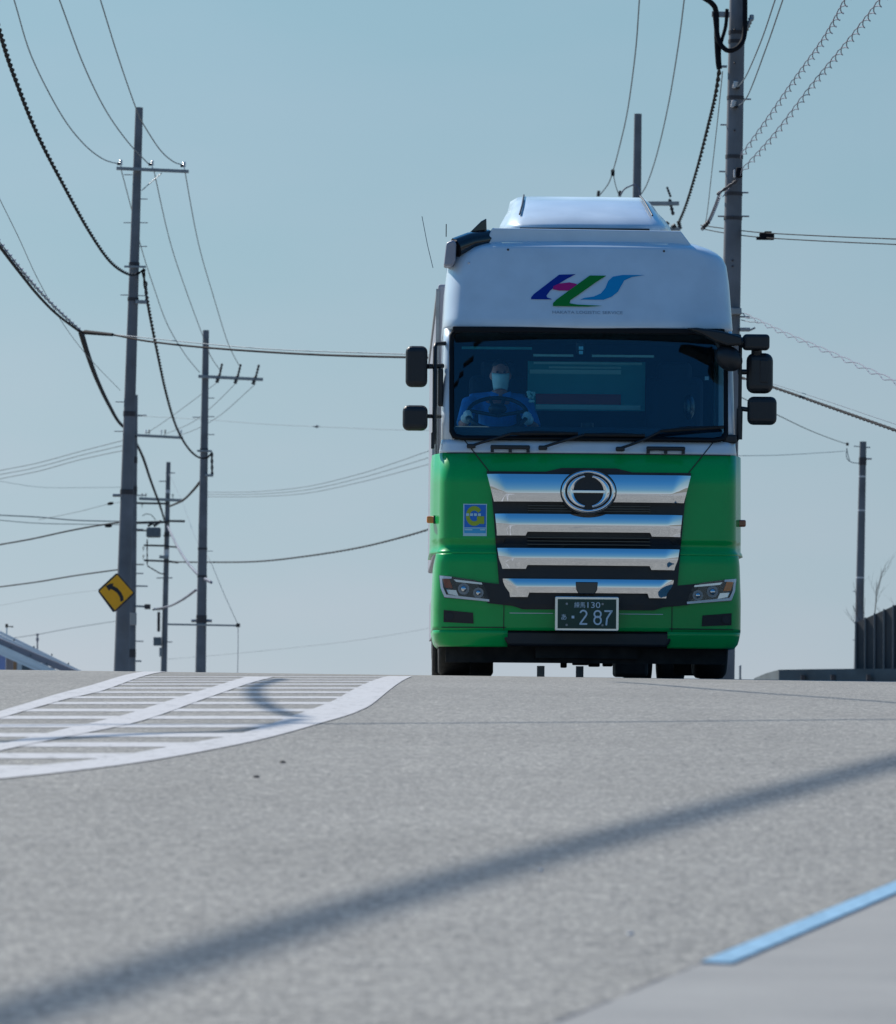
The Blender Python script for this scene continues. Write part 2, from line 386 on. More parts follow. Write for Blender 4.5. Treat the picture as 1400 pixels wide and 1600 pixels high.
while tt < ta + 22:
    L_ = rk.uniform(.2, .7); w1 = rk.uniform(.006, .016) if tt > ta - .2 else rk.uniform(.002, .014); w2 = rk.uniform(.004, .016)
    q = [gp(tt, .02), gp(tt + L_, .02), gp(tt + L_, .02 - w2), gp(tt, .02 - w1)]
    gm.add([(p.x, p.y, zr(p.x, p.y) + .0215) for p in q], [(0, 1, 2, 3)]); tt += L_ * (1 if tt > ta - .5 else 1.25)
struct(gm.obj('joint_shadow', MT['rust']))  # flat dark strips: the gap's shadow put into colour, with chipped edges
o = mb.obj('kerb_edging', MT['skyreflect'], weld=True); tag(o, 'steel edging strip with painted sky reflection along the concrete pavement at the near right corner', 'kerb edging')
for (px, py, s, lb) in ((442, 1192, .010, 'small dark stone on the road right below the hatched marking, the farther one'), (400, 1215, .009, 'small dark stone on the road, the nearer of the two')):
    p = ground(px, py); mb = MB(); mb.sphere((0, 0, s * .5), (s * 1.3, s, s * .8), 8, 6); o = mb.obj('stone', MT['stone']); o.location = p - Vector((0, 0, .003))
    for v in o.data.vertices: v.co *= random.uniform(.85, 1.15)
    tag(o, lb, 'stone', 'stones on the road')
for (px, py, s, lb) in ((845, 1361, .006, 'tiny white pebble on the road just below the wide cable shadow'), (985, 1461, .007, 'tiny pale pebble on the near road left of the blue edging')):
    p = ground(px, py); mb = MB(); mb.sphere((0, 0, s * .4), (s * 1.2, s, s * .7), 8, 6); o = mb.obj('pebble', MT['porcelain']); o.location = p; tag(o, lb, 'pebble')

# ---------------------------------------------------------------- the truck
TD = 45.0
front = W(922, 1061.5, TD); TO = Vector((front.x - .022, TD, 0)); TO.z = zr(front.x, 46.4) + .006
pitch_t = math.atan2(zr(1.1, 52.9) - zr(1.1, 46.35), 6.55)
truck = empty('delivery_truck', TO)
TROT = Euler((pitch_t, R(.1), R(0.62)), 'XYZ').to_matrix()
truck.rotation_euler = TROT.to_euler()
tag(truck, 'green and white box truck seen head on at the crest, with chrome grille bars', 'truck')
PX = 188.0
def zz(py): return (1061.5 - py) / PX
def xx(px): return (px - 922.5) / PX
def interp(tab, v):
    if v >= tab[0][0]: return tab[0][1]
    for (a, va), (b, vb) in zip(tab, tab[1:]):
        if v >= b: return va + (vb - va) * (v - a) / (b - a)
    return tab[-1][1]
Y0 = [(1016, .06), (1000, .015), (990, .0), (946, -.02), (900, -.02), (872, -.015), (866, .005), (862, .035), (852, .04), (849, .012), (712, .03), (690, .065), (516, .32)]
WW = [(1016, 1.235), (1008, 1.27), (990, 1.288), (940, 1.288), (880, 1.275), (866, 1.262), (862, 1.25), (850, 1.25), (712, 1.245), (690, 1.225), (516, 1.205)]
RR = [(1016, .13), (940, .13), (712, .12), (690, .065), (516, .07)]
VY0 = [(518, .225), (512, .215), (400, .47), (394, .485), (388, .50), (384, .56), (378, .68), (372, .92)]
VW = [(518, 1.205), (512, 1.215), (440, 1.19), (412, 1.17), (400, 1.14), (392, 1.10), (384, 1.03), (377, .93), (372, .80)]
VR = [(518, .17), (400, .20), (372, .30)]
def surf(x, py, T=(Y0, WW, RR), bow=.075):
    y = interp(T[0], py); w_ = interp(T[1], py); r = interp(T[2], py); ax = abs(x)
    y += bow * (min(ax, w_) / 1.25) ** 2
    t = (ax - (w_ - r)) / r
    if t > 0: t = min(t, 1); y += r * 1.5 * (1 - math.sqrt(1 - t * t * .9999))
    return y
def persp(x, y, py):
    """true x, z of a point traced at photo row py that lies y behind the front plane"""
    k = y / TD
    return x * (1 + k), (1061.5 - py) / PX + k * (1056.0 - py) / PX
def shell(name, pys, m, x0=0.0, T=(Y0, WW, RR), x1=None, back=2.1, solid=.03, parent=None, sides=(-1, 1), cap=False, short=False, flare=0.0):
    """front skin of the cab between the given heights, |x| from x0 to the side, then back along the side"""
    mb = MB(); full = (x0 == 0)
    def half(py):
        w_ = interp(T[1], py); r = interp(T[2], py); xm = w_ if x1 is None else min(x1, w_)
        xs = [x0 + (min(w_ - r, xm) - x0) * i / 10 for i in range(11)]
        if xm > w_ - r + 1e-4:
            amax = math.asin(min(1, (xm - (w_ - r)) / r)); xs += [w_ - r + r * math.sin(amax * k / 9) for k in range(1, 10)]
        pts = []
        zc_ = persp(0, surf(0, py, T), py)[1]; w_ *= 1 + interp(T[0], py) / TD
        for x in xs:
            yv = surf(x, py, T); pts.append((x * (1 + interp(T[0], py) / TD), yv, zc_))
        if x1 is None:
            ye = pts[-1][1]
            pts += [(w_ + flare * .5, ye + .12, zc_)] if short else [(w_ + flare * .6, ye + .12, zc_), (w_ + flare, ye + .3, zc_), (w_ + flare, ye + .8, zc_), (w_ + flare, back, zc_)]
        return pts
    def sheet(rows):
        n = len(rows[0]); vs = [p for r in rows for p in r]; fs = []
        for j in range(len(rows) - 1):
            for i in range(n - 1): fs.append((j * n + i, j * n + i + 1, (j + 1) * n + i + 1, (j + 1) * n + i))
        mb.add(vs, fs, True)
    if full:
        rows = []
        for py in pys:
            h = half(py); rows.append([(-x, y, z) for x, y, z in reversed(h)] + h[1:])
        sheet(rows)
        if cap: mb.add(rows[-1], [tuple(range(len(rows[-1])))])
    else:
        for s in sides: sheet([[(s * x, y, z) for x, y, z in half(py)] for py in pys])
    o = mb.obj(name, m, parent if parent else truck, weld=True)
    if solid:
        sm = o.modifiers.new('solid', 'SOLIDIFY'); sm.thickness = solid; sm.offset = 0 if False else -1
        # make sure the thickness goes inward
        f0 = min(o.data.polygons, key=lambda f: f.center.y)
        sm.offset = -1 if f0.normal.y < 0 else 1
    return o
def patch(name, poly, m, parent=None, off=.004, th=.012, T=(Y0, WW, RR), step=.05, holes=None):
    """polygon given in photo pixels on the cab face, wrapped on its curved surface with real thickness"""
    bm = bmesh.new(); vs = [bm.verts.new((xx(a), 0, zz(b))) for a, b in poly]; bm.faces.new(vs); bm.normal_update()
    bmesh.ops.triangulate(bm, faces=bm.faces)
    x0_, x1_ = min(v.co.x for v in bm.verts), max(v.co.x for v in bm.verts); z0, z1 = min(v.co.z for v in bm.verts), max(v.co.z for v in bm.verts)
    k = math.floor(x0_ / step) * step
    while k < x1_:
        bmesh.ops.bisect_plane(bm, geom=bm.verts[:] + bm.edges[:] + bm.faces[:], plane_co=(k, 0, 0), plane_no=(1, 0, 0)); k += step
    k = math.floor(z0 / step) * step
    while k < z1:
        bmesh.ops.bisect_plane(bm, geom=bm.verts[:] + bm.edges[:] + bm.faces[:], plane_co=(0, 0, k), plane_no=(0, 0, 1)); k += step
    for v in bm.verts:
        py_ = 1061.5 - v.co.z * PX; x_ = v.co.x; yb = surf(x_, py_, T)
        v.co = (x_ * (1 + interp(T[0], py_) / TD), yb - off, persp(0, surf(0, py_, T), py_)[1])
    fr_ = bm.faces[:]
    e = bmesh.ops.extrude_face_region(bm, geom=fr_)
    for v in e['geom']:
        if isinstance(v, bmesh.types.BMVert): v.co.y -= 0
    for v in [g for g in e['geom'] if isinstance(g, bmesh.types.BMVert)]: v.co.y -= th
    bmesh.ops.recalc_face_normals(bm, faces=bm.faces)
    me = bpy.data.meshes.new(name); bm.to_mesh(me); bm.free(); me.materials.append(m)
    o = bpy.data.objects.new(name, me); COL.objects.link(o); o.parent = parent if parent else truck; return o
def mir(poly): return [(1845 - a, b) for a, b in poly]
V_T = (VY0, VW, VR)

# body skin
cab = shell('cab_body', [870, 866, 862, 857, 852, 849, 845, 800, 760, 712.5], MT['green'], flare=.055)
shell('bumper', [990, 984, 970, 958, 946, 930, 915, 900, 885, 872, 870.2], MT['green'])
for s in (-1, 1): shell('bumper_corner', [1016, 1013, 1009, 1003, 997, 990.4], MT['green'], x0=.665, sides=(s,))
shell('cowl_panel', [712, 708, 700, 692], MT['white'])
for s in (-1, 1): shell('windscreen_pillar', [691.5, 640, 580, 540, 517], MT['white'], x0=1.135, sides=(s,), solid=.04, short=True)
visor = shell('roof_fairing', [518, 512, 500, 480, 460, 440, 425, 412, 405, 400, 396, 392, 388, 384, 381, 378, 375, 372], MT['white'], T=V_T, cap=True)
mb = MB(); mb.box((0, 2.06, zz(640)), (2.36, .06, 2.9)); mb.obj('cab_rear_wall', MT['white'], truck)
mb = MB(); mb.box((0, 1.55, zz(376)), (1.75, 1.2, .10)); mb.obj('cab_roof', MT['white'], truck, .03)
mb = MB(); mb.box((0, 1.15, zz(905)), (2.3, 1.8, .06)); mb.obj('cab_floor', MT['chassis'], truck)
# roof lip with slots
mb = MB()
def lipbox(pxa, pxb, pya, pyb, y0, y1, m_=None):
    mb.box(((xx(pxa) + xx(pxb)) / 2, (y0 + y1) / 2, (zz(pya) + zz(pyb)) / 2), (abs(xx(pxb) - xx(pxa)), abs(y1 - y0), abs(zz(pya) - zz(pyb))))
poly = [(xx(757), zz(380)), (xx(1092), zz(380)), (xx(1070), zz(351)), (xx(770), zz(349))]
mb.prism(poly, .66, 1.0); lip = mb.obj('roof_lip', MT['white'], truck, .012)
for a, b in ((785, 820), (840, 878), (897, 935), (957, 993), (1015, 1049)):
    mb = MB(); mb.box(((xx(a) + xx(b)) / 2, .645, zz(374)), ((b - a) / PX, .06, 3.4 / PX)); mb.obj('slot_glint', MT['chrome'], lip, .002)  # added chrome strips mirror bright sky in place of the light slots
# air deflector
defl = []
for py, y, hw, bowd in ((361, .82, 1.40, .20), (352, .86, 1.37, .22), (340, 1.02, 1.29, .26), (325, 1.32, 1.215, .32), (315, 1.62, 1.17, .36), (308.5, 1.95, 1.13, .40)):
    hw *= .515
    row = []
    for i in range(-12, 13):
        t = i / 12; a = abs(t); x = t * hw; yy = y + bowd * a * a * a + (.5 * max(0, a - .82) / .18) ** 1.5 * .9
        row.append((x * (TD + yy) / TD, yy, (1061.5 - ((py - 1056) * (TD + yy) / TD + 1056)) / PX - .045 * max(0, (a - .85) / .15) ** 2 * (1 if py < 330 else .3) + .06))
    defl.append(row)
mb = MB(); n = 25; vs = [p for r in defl for p in r]
mb.add(vs, [(j * n + i, j * n + i + 1, (j + 1) * n + i + 1, (j + 1) * n + i) for j in range(len(defl) - 1) for i in range(n - 1)], True)
dfo = mb.obj('air_deflector', MT['white'], truck); sm = dfo.modifiers.new('s', 'SOLIDIFY'); sm.thickness = .025
dfo.location.z = -.055
for s in (-1, 1):
    mb = MB(); pts = []
    for r in defl[2:]:
        i = 12 + s * 10; p = Vector(r[i]); pts.append(p + Vector((0, -.012, .012)))
    mb.tube(pts, .008, 6); mb.obj('deflector_seam', MT['plastic'], dfo).location = (0, 0, 0)
    for c in [dfo.children[-1]]: c.location.z = .0
    mb = MB(); mb.bar((s * .80, 1.5, zz(364)), (s * .66, 1.75, zz(326)), .03, .03); mb.obj('deflector_stay', MT['plastic'], truck)
mb = MB(); mb.box((xx(918), .80, zz(347.5)), (1.1, .05, .018)); mb.obj('deflector_gap', MT['plastic'], truck)
mb = MB(); mb.add([(xx(903), 1.12, zz(337)), (xx(926), 1.05, zz(343)), (xx(903), 1.0, zz(341)), (xx(905), 1.3, zz(328.5))], [(0, 1, 2), (0, 3, 1), (1, 3, 2), (0, 2, 3)]); mb.obj('marker_fin', MT['white'], truck)
# windscreen: black border ring + glass
ws_out = [(704, 528), (710, 518), (722, 515.8), (1123, 515.8), (1135, 518), (1141, 528), (1141, 680), (1136, 690), (1120, 693), (725, 693), (709, 690), (704, 680)]
def ring(name, po, pi, m, T=(Y0, WW, RR), off=.004, th=.012):
    """band between two loops of equal count"""
    bm = bmesh.new(); n = len(po)
    def dens(l):
        out = []
        for i in range(n):
            a = l[i]; b = l[(i + 1) % n]; k = 10
            out += [(a[0] + (b[0] - a[0]) * j / k, a[1] + (b[1] - a[1]) * j / k) for j in range(k)]
        return out
    A = dens(po); B = dens(pi); q = []
    for d, extra in ((off, 0), (off + th, 0)):
        q.append([[bm.verts.new((xx(x) * (1 + interp(T[0], y) / TD), surf(xx(x), y, T) - d, persp(0, surf(0, y, T), y)[1])) for x, y in l] for l in (A, B)])
    N = len(A)
    for i in range(N):
        j = (i + 1) % N
        bm.faces.new((q[1][0][i], q[1][0][j], q[1][1][j], q[1][1][i])); bm.faces.new((q[0][0][i], q[0][1][i], q[0][1][j], q[0][0][j]))
        bm.faces.new((q[0][0][i], q[0][0][j], q[1][0][j], q[1][0][i])); bm.faces.new((q[0][1][i], q[1][1][i], q[1][1][j], q[0][1][j]))
    bmesh.ops.recalc_face_normals(bm, faces=bm.faces); me = bpy.data.meshes.new(name); bm.to_mesh(me); bm.free(); me.materials.append(m)
    o = bpy.data.objects.new(name, me); COL.objects.link(o); o.parent = truck; return o
ws_in = [(711, 532), (715, 526), (726, 524.5), (1119, 524.5), (1130, 526), (1134, 532), (1134, 676), (1130, 683), (1118, 685.5), (727, 685.5), (715, 683), (711, 676)]
ring('windscreen_seal', ws_out, ws_in, MT['frit'], th=.02)
patch('windscreen', [(x, y) for x, y in ws_in], MT['glass'], off=-.004, th=.002, step=.12)
for p in truck.children[-1].data.polygons: p.use_smooth = True
mb = MB(); mb.box((xx(922), .27, zz(516.5)), (2.28, .10, 9 / PX)); mb.obj('windscreen_header', MT['frit'], truck, .01)
for s in (-1, 1):
    mb = MB(); mb.box((s * 1.19, 1.82, zz(604)), (.05, .54, .94)); mb.obj('cab_quarter_panel', MT['white'], truck, .01)
    mb = MB(); mb.box((s * 1.19, 1.1, zz(521.5)), (.05, .92, .05)); mb.obj('window_frame', MT['white'], truck, .01)
# side windows and doors (seen only edge-on)
for s in (-1, 1):
    mb = MB(); mb.add([(s * 1.212, .62, zz(688)), (s * 1.212, 1.55, zz(688)), (s * 1.20, 1.55, zz(525)), (s * 1.20, .80, zz(525)), (s * 1.217, .62, zz(688)), (s * 1.217, 1.55, zz(688)), (s * 1.205, 1.55, zz(525)), (s * 1.205, .80, zz(525))],
        [(0, 1, 2, 3), (7, 6, 5, 4), (0, 4, 5, 1), (1, 5, 6, 2), (2, 6, 7, 3), (3, 7, 4, 0)]); mb.obj('door_window', MT['sideglass'], truck)
# seams
def seam(a, b, wpx=1.6, m='plastic', off=.003):
    dx, dy = b[0] - a[0], b[1] - a[1]; L = math.hypot(dx, dy); nx, ny = -dy / L * wpx / 2, dx / L * wpx / 2
    return patch('panel_gap', [(a[0] + nx, a[1] + ny), (b[0] + nx, b[1] + ny), (b[0] - nx, b[1] - ny), (a[0] - nx, a[1] - ny)], MT[m], off=off, th=.002)
for f_ in (lambda p: p, lambda p: (1845 - p[0], p[1])):
    seam(f_((728, 693)), f_((766, 741))); seam(f_((791, 950)), f_((791, 989)), 1.2)
    seam(f_((694, 986)), f_((795, 985.5)), 1.5)
seam((700, 713), (1145, 713), 1.4)
seam((800, 963), (868, 963), 1.0, 'white'); seam((972, 963), (1040, 963), 1.0, 'white')
# grille
gs = [(762, 741.5), (855, 741.5), (880, 735.5), (965, 735.5), (990, 741.5), (1083, 741.5), (1076, 762), (1072, 800), (1066, 870), (1062, 918), (1098, 914), (1090, 930), (1080, 948), (1040, 952), (1025, 957), (820, 957), (805, 952), (766, 948), (755, 930), (747, 914), (783, 918), (779, 870), (773, 800), (769, 762)]
grille = patch('grille', gs, MT['plastic'], off=.006, th=.02)
def chrome_bar(T_, B_, xl_t, xl_b, mid, stepx=None, stepB=None, bulge=.075):
    """T_,B_ top/bottom px rows; xl_* left px at top/bottom (mirrored)"""
    mb = MB(); hwT = (922.5 - xl_t) / PX; hwB = (922.5 - xl_b) / PX; N = 48; rows = []
    for i in range(-N, N + 1):
        t = i / N; row = []
        a = abs(t)
        B2 = B_ if (stepx is None or a * hwB * PX < stepx) else stepB
        M_ = T_ + (B_ - T_) * mid
        endb = .05 * max(0, (a - .86) / .14) ** 1.5
        hT = (M_ - T_) / PX; hB = (B_ - M_) / PX; prof = [(T_, .03)]; dy = -.03; NU = 8
        dep = [0.0]
        for k in range(NU):
            ang = R(17 - 15.5 * (k + .5) / NU); dep.append(dep[-1] - math.tan(ang) * hT / NU)
        for k in range(3):
            ang = R(3 + 8 * (k + .5) / 3); dep.append(dep[-1] + math.tan(ang) * hB / 3)
        for k in range(NU + 1): prof.append((T_ + (M_ - T_) * k / NU, dy + dep[k]))
        for k in range(1, 4): prof.append((M_ + (B_ - M_) * k / 3, dy + dep[NU + k]))
        if B2 > B_: prof.append((B2, dy + dep[-1] + .004))
        else: prof.append((B2 + .05, dy + dep[-1] + .001))
        for py, dd_ in prof:
            f_ = min(1, (py - T_) / (B_ - T_)); hw = hwT + (hwB - hwT) * f_
            x = t * hw; row.append((x, surf(0, 800) + .06 * (x / 1.25) ** 2 - .062 + dd_ + endb, zz(py)))
        row.append((t * hwB, surf(0, 800) + .03 + endb, zz(B2))); row.append((t * hwT, surf(0, 800) + .03 + endb, zz(T_)))
        rows.append(row)
    m_ = len(rows[0]); vs = [p for r in rows for p in r]
    fs = [(i * m_ + k, (i + 1) * m_ + k, (i + 1) * m_ + (k + 1) % m_, i * m_ + (k + 1) % m_) for i in range(len(rows) - 1) for k in range(m_)]
    mb.add(vs, fs); mb.add(rows[0], [tuple(range(m_))]); mb.add(rows[-1], [tuple(range(m_ - 1, -1, -1))])
    bo = mb.obj('chrome_bar', MT['chrome'], grille, weld=True)
    for p in bo.data.polygons: p.use_smooth = True
    e_ = bo.modifiers.new('e', 'EDGE_SPLIT'); e_.split_angle = R(22); return bo
chrome_bar(746, 789, 763, 774, .66)
chrome_bar(808, 836, 776, 779, .58, 96, 842)
chrome_bar(861.5, 888, 780, 784, .56, 96, 894)
chrome_bar(909.5, 931, 784, 796, .56, 93, 938)
for y_, h_ in ((799, 12), (850, 16), (901, 10), (944, 10)):
    for k in range(3):
        yy_ = y_ + (k - 1) * h_ / 3; mb = MB(); mb.box((0, surf(0, 800) - .03, zz(yy_)), (1.02, .02, .006)); mb.obj('grille_slat', MT['gloss'], grille)
# emblem
em = MB()
def ellipse(cx, cy, rx, ry, n=48): return [(cx + rx * math.cos(2 * math.pi * i / n), cy - ry * math.sin(2 * math.pi * i / n)) for i in range(n)]
def flatpoly(name, poly, y0, th, m, parent, bevel=0):
    mb = MB(); mb.prism([(xx(a), zz(b)) for a, b in poly], y0, y0 + th); return mb.obj(name, m, parent, bevel)
YE = surf(0, 800) - .16
emb = flatpoly('emblem', ellipse(921, 773, 44, 36), YE + .012, .09, MT['plastic'], grille)
def ering(rx1, ry1, rx2, ry2, y0, m, name='emblem_ring', a0=0, a1=360, cx=921, cy=773, bul=.012):
    mb = MB(); N = 64; rows = []
    for i in range(N + 1):
        a = R(a0 + (a1 - a0) * i / N); row = []
        for k in range(7):
            t = k / 6; rx = rx1 + (rx2 - rx1) * t; ry = ry1 + (ry2 - ry1) * t
            row.append((xx(cx + rx * math.cos(a)), y0 - bul * math.sin(math.pi * t), zz(cy - ry * math.sin(a))))
        row.append((xx(cx + rx2 * math.cos(a)), y0 + .02, zz(cy - ry2 * math.sin(a)))); row.append((xx(cx + rx1 * math.cos(a)), y0 + .02, zz(cy - ry1 * math.sin(a))))
        rows.append(row)
    m_ = 9; vs = [p for r in rows for p in r]
    mb.add(vs, [(i * m_ + k, (i + 1) * m_ + k, (i + 1) * m_ + (k + 1) % m_, i * m_ + (k + 1) % m_) for i in range(N) for k in range(m_)], True)
    if a1 - a0 < 360: mb.add(rows[0], [tuple(range(m_))]); mb.add(rows[-1], [tuple(range(m_ - 1, -1, -1))])
    return mb.obj(name, m, emb, weld=True)
ering(42, 33.5, 36, 28, YE, MT['chrome'])
for a0, a1 in ((102, 258), (-78, 78)): ering(33.5, 26, 23, 21.5, YE, MT['chrome'], 'emblem_arc', a0, a1)
flatpoly('emblem_bar', [(893, 771), (949, 771), (949, 775.5), (893, 775.5)], YE - .008, .03, MT['chrome'], emb, .004)
flatpoly('radar_cover', [(902, 914), (937, 914), (936, 926), (932, 932.5), (907, 932.5), (903, 926)], surf(0, 800) - .14, .08, MT['gloss'], grille, .006)
# headlights
def headlight(f_, amb):
    H = [(689, 905), (709, 907), (745, 912), (758, 918), (764, 930), (768, 945), (735, 943), (698, 940), (692, 925)]
    h = patch('headlight', [f_(p) for p in H], MT['gloss'], off=.004, th=.012)
    patch('light_guide', [f_(p) for p in ((690, 905), (692, 925), (698, 939), (768, 945.5), (768, 942), (701, 935), (696, 924), (694, 910), (709, 910), (709, 907))], MT['drl'], h, off=.016, th=.012, step=.04)
    patch('indicator', [f_(p) for p in ((694, 909), (705, 909), (711, 925), (699, 924))], amb, h, off=.017, th=.010)
    patch('lamp_trim', [f_(p) for p in ((712, 911), (756, 916), (757, 919), (716, 915))], MT['reflector'], h, off=.018, th=.010)
    patch('lamp_bowl', [f_(p) for p in ((701, 927), (716, 928), (720, 937), (704, 934))], MT['reflector'], h, off=.018, th=.01)
    for (cx, cy, r) in ((728, 926, 10.5), (751, 932, 9.5)):
        cx, cy = f_((cx, cy)); x, z = xx(cx), zz(cy); y = surf(x, cy) - .018
        mb = MB(); mb.tube([(x, y + .03, z), (x, y - .012, z)], [r / PX * .6, r / PX * .86], 20); b = mb.obj('lamp_bowl', MT['steel'], h)
        mb = MB(); mb.sphere((x, y - .01, z), (r / PX * .5, .03, r / PX * .5), 16, 10); mb.obj('lamp_lens', MT['reflector'], h)
    patch('lamp_cover', [f_(p) for p in H], MT['lens'], h, off=.045, th=.003)
headlight(lambda p: p, MT['amberdull']); headlight(lambda p: (1845 - p[0], p[1] + 1), MT['amber'])
# fog lamps
for f_ in (lambda p: p, lambda p: (1845 - p[0], p[1] + 1)):
    fg = patch('fog_lamp', [f_(p) for p in ((697, 959), (743, 963), (744, 980), (697, 978))], MT['plastic'], off=.002, th=.006)
    x, y = f_((706, 969)); mb = MB(); mb.tube([(xx(x), surf(xx(x), y) - .0, zz(y)), (xx(x), surf(xx(x), y) - .02, zz(y))], .035, 16); mb.obj('lamp_lens', MT['plastic'], fg)
# lower black valance + chassis
mb = MB(); mb.prism([(xx(788), zz(990.5)), (xx(1057), zz(990.5)), (xx(1054), zz(1003)), (xx(1046), zz(1014)), (xx(799), zz(1014)), (xx(791), zz(1003))], .04, .30); mb.obj('lower_valance', MT['plastic'], truck, .02)
mb = MB(); mb.box((0, .36, zz(1022)), (2.35, .06, 36 / PX)); mb.box((0, .9, zz(990)), (.85, 1.3, .45)); und = mb.obj('underbody_panel', MT['chassis'], truck)
mb = MB(); mb.tube([(-.9, 1.35, .36), (-.6, 1.35, .22), (.6, 1.35, .22), (.9, 1.35, .36)], .06, 8); mb.obj('front_axle', MT['chassis'], truck)
for s in (-1, 1):
    mb = MB(); mb.box((s * .43, 6.0, .95), (.08, 11.4, .28)); mb.obj('chassis_rail', MT['chassis'], truck)
mb = MB(); mb.sphere((0, 7.9, .52), (.24, .22, .26), 14, 9); mb.tube([(-1, 7.9, .52), (1, 7.9, .52)], .09, 8); mb.obj('rear_axle', MT['chassis'], truck)
# irregular bits hanging under the front
for px, wd, py in ((800, 26, 1036), (833, 20, 1038), (862, 24, 1037), (893, 10, 1046), (918, 26, 1042), (942, 18, 1044), (965, 16, 1043), (985, 12, 1037)):
    mb = MB(); mb.box((xx(px), .9 + (px % 7) * .1, zz(py - 12)), (wd / PX, .12, 24 / PX)); mb.obj('underbody_bracket', MT['chassis'], truck, .01)
for px in (895, 968):
    mb = MB(); mb.box((xx(px + 2), 9.0, zz(1046)), (14 / PX, .1, 30 / PX)); mb.obj('suspension_link', MT['steel'], truck)
def wheel(x, y, r, wd, s, dual=False):
    e = MB(); prof = [(.0, r * .55), (wd * .04, r * .8), (wd * .02, r * .93), (wd * .10, r * .985), (wd * .25, r), (wd * .75, r), (wd * .9, r * .985), (wd * .98, r * .93), (wd * .96, r * .8), (wd, r * .55)]
    N = 40; rows = []
    for k in range(N):
        a = 2 * math.pi * k / N; rows.append([(x + (p - wd / 2), y + q * math.cos(a), r + q * math.sin(a)) for p, q in prof])
    n = len(prof); vs = [p for r_ in rows for p in r_]
    e.add(vs, [(i * n + k, ((i + 1) % N) * n + k, ((i + 1) % N) * n + k + 1, i * n + k + 1) for i in range(N) for k in range(n - 1)], True)
    t = e.obj('wheel', MT['rubber'], truck)
    m2 = MB(); m2.tube([(x - wd * .35, y, r), (x + wd * .35, y, r)], r * .56, 28); m2.obj('rim', MT['steel'], t)
for s in (-1, 1):
    wheel(s * 1.09, 1.35, .49, .29, s)
    for yy_ in (7.9,):
        wheel(s * 1.10, yy_, .49, .27, s); wheel(s * .78, yy_, .49, .27, s)
    mb = MB(); mb.box((s * 1.02 if s > 0 else -1.0, 2.0, .33), (.50 if s < 0 else .40, .02, .6)); mb.obj('mud_flap', MT['rubber'], truck)
    mb = MB(); mb.box((s * .56 if s > 0 else -.85, 4.6, .36), (.30, .6, .66)); mb.obj('fuel_tank' if s > 0 else 'battery_box', MT['chassis'], truck, .03)
# side skirt strip of side seen at photo left
mb = MB(); mb.box((-1.255, 5.2, .55), (.02, 4.2, .35)); mb.obj('side_guard', MT['boxbody'], truck)
# cargo box
mb = MB(); mb.box((-.004, 7.2, (zz(425) + .06 + 1.15) / 2 + .0), (2.49, 9.6, zz(425) + .06 - 1.15)); bx = mb.obj('cargo_box', MT['boxbody'], truck, .02)
for s in (-1, 1):
    mb = MB()
    mb.box((s * 1.25, 2.41, (zz(425) + 1.2) / 2), (.03, .05, zz(425) - 1.2)); mb.box((s * 1.25, 7.2, zz(427)), (.03, 9.6, .06)); mb.obj('box_edge_trim', MT['steel'], bx)
    mb = MB(); mb.tube([(s * 1.27, 2.3, zz(712)), (s * 1.27, 2.3, zz(540))], .022, 8); mb.obj('grab_rail', MT['steel'], truck)
# side marker lamps
for (px, py) in ((679, 815.5), (1158, 817)):
    mb = MB(); s = 1 if px > 900 else -1; mb.box((xx(px) + (.045 if s > 0 else -.012), .42, zz(py)), (14 / PX, .07, 11 / PX)); mb.obj('side_marker', MT['amber'] if s < 0 else MT['amberdull'], truck, .012)
    mb = MB(); mb.box((xx(px) - s * 4 / PX, .42, zz(py)), (5 / PX, .09, 13 / PX)); mb.obj('marker_base', MT['plastic'], truck.children[-1])
# mirrors
def P3(px, py, y): return Vector((xx(px) + y / TD * (px - 700) / PX, y, zz(py) + y / TD * (1056 - py) / PX))
def rounded(px0, py0, px1, py1, yc, th, m=MT['plastic'], bev=.05, parent=None, name='mirror'):
    mb = MB(); mb.box(P3((px0 + px1) / 2, (py0 + py1) / 2, yc), (abs(px1 - px0) / PX, th, abs(py1 - py0) / PX)); return mb.obj(name, m, parent if parent else truck, bev, 4)
m1 = rounded(634.5, 546, 669, 611, .25, .12); m2 = rounded(630.5, 639, 670, 679, .25, .13)
m3 = rounded(1168, 552, 1210, 616, .25, .13, bev=.065); m4 = rounded(1170, 620.5, 1216, 665, .25, .13); m5 = rounded(1162, 523, 1204, 548, .22, .12, bev=.03)
rounded(1188, 562, 1202, 600, .20, .04, MT['plastic'], .015, m3, 'mirror_badge')

def arm(name, pts, r, m=MT['plastic'], parent=None):
    mb = MB(); mb.tube([P3(*p) for p in pts], r, 8); return mb.obj(name, m, parent if parent else truck)
am = arm('mirror_arm', [(700, 541, .42), (682, 543, .30), (680.5, 548, .27), (680.5, 700, .27)], .018)
arm('mirror_bracket', [(669, 578, .25), (693, 577, .35)], .022, parent=am); arm('mirror_bracket', [(669, 656, .25), (690, 656, .35)], .018, parent=am)
rounded(675.5, 681, 681, 707, .27, .05, bev=.008, parent=am, name='arm_foot')
rounded(685.5, 580, 694, 641, .30, .08, bev=.02, parent=am, name='mirror_motor_cover')
ar = arm('mirror_arm', [(1110, 518, .25), (1135, 524, .22), (1158, 526, .22), (1158.5, 535, .22), (1158.5, 600, .22), (1158, 684, .22), (1153, 690, .25), (1140, 690, .30)], .016)
mb = MB(); mb.tube([P3(1158, 640, .22), P3(1157.5, 688, .22)], .026, 8); mb.obj('arm_foot', MT['plastic'], ar)
mb = MB()
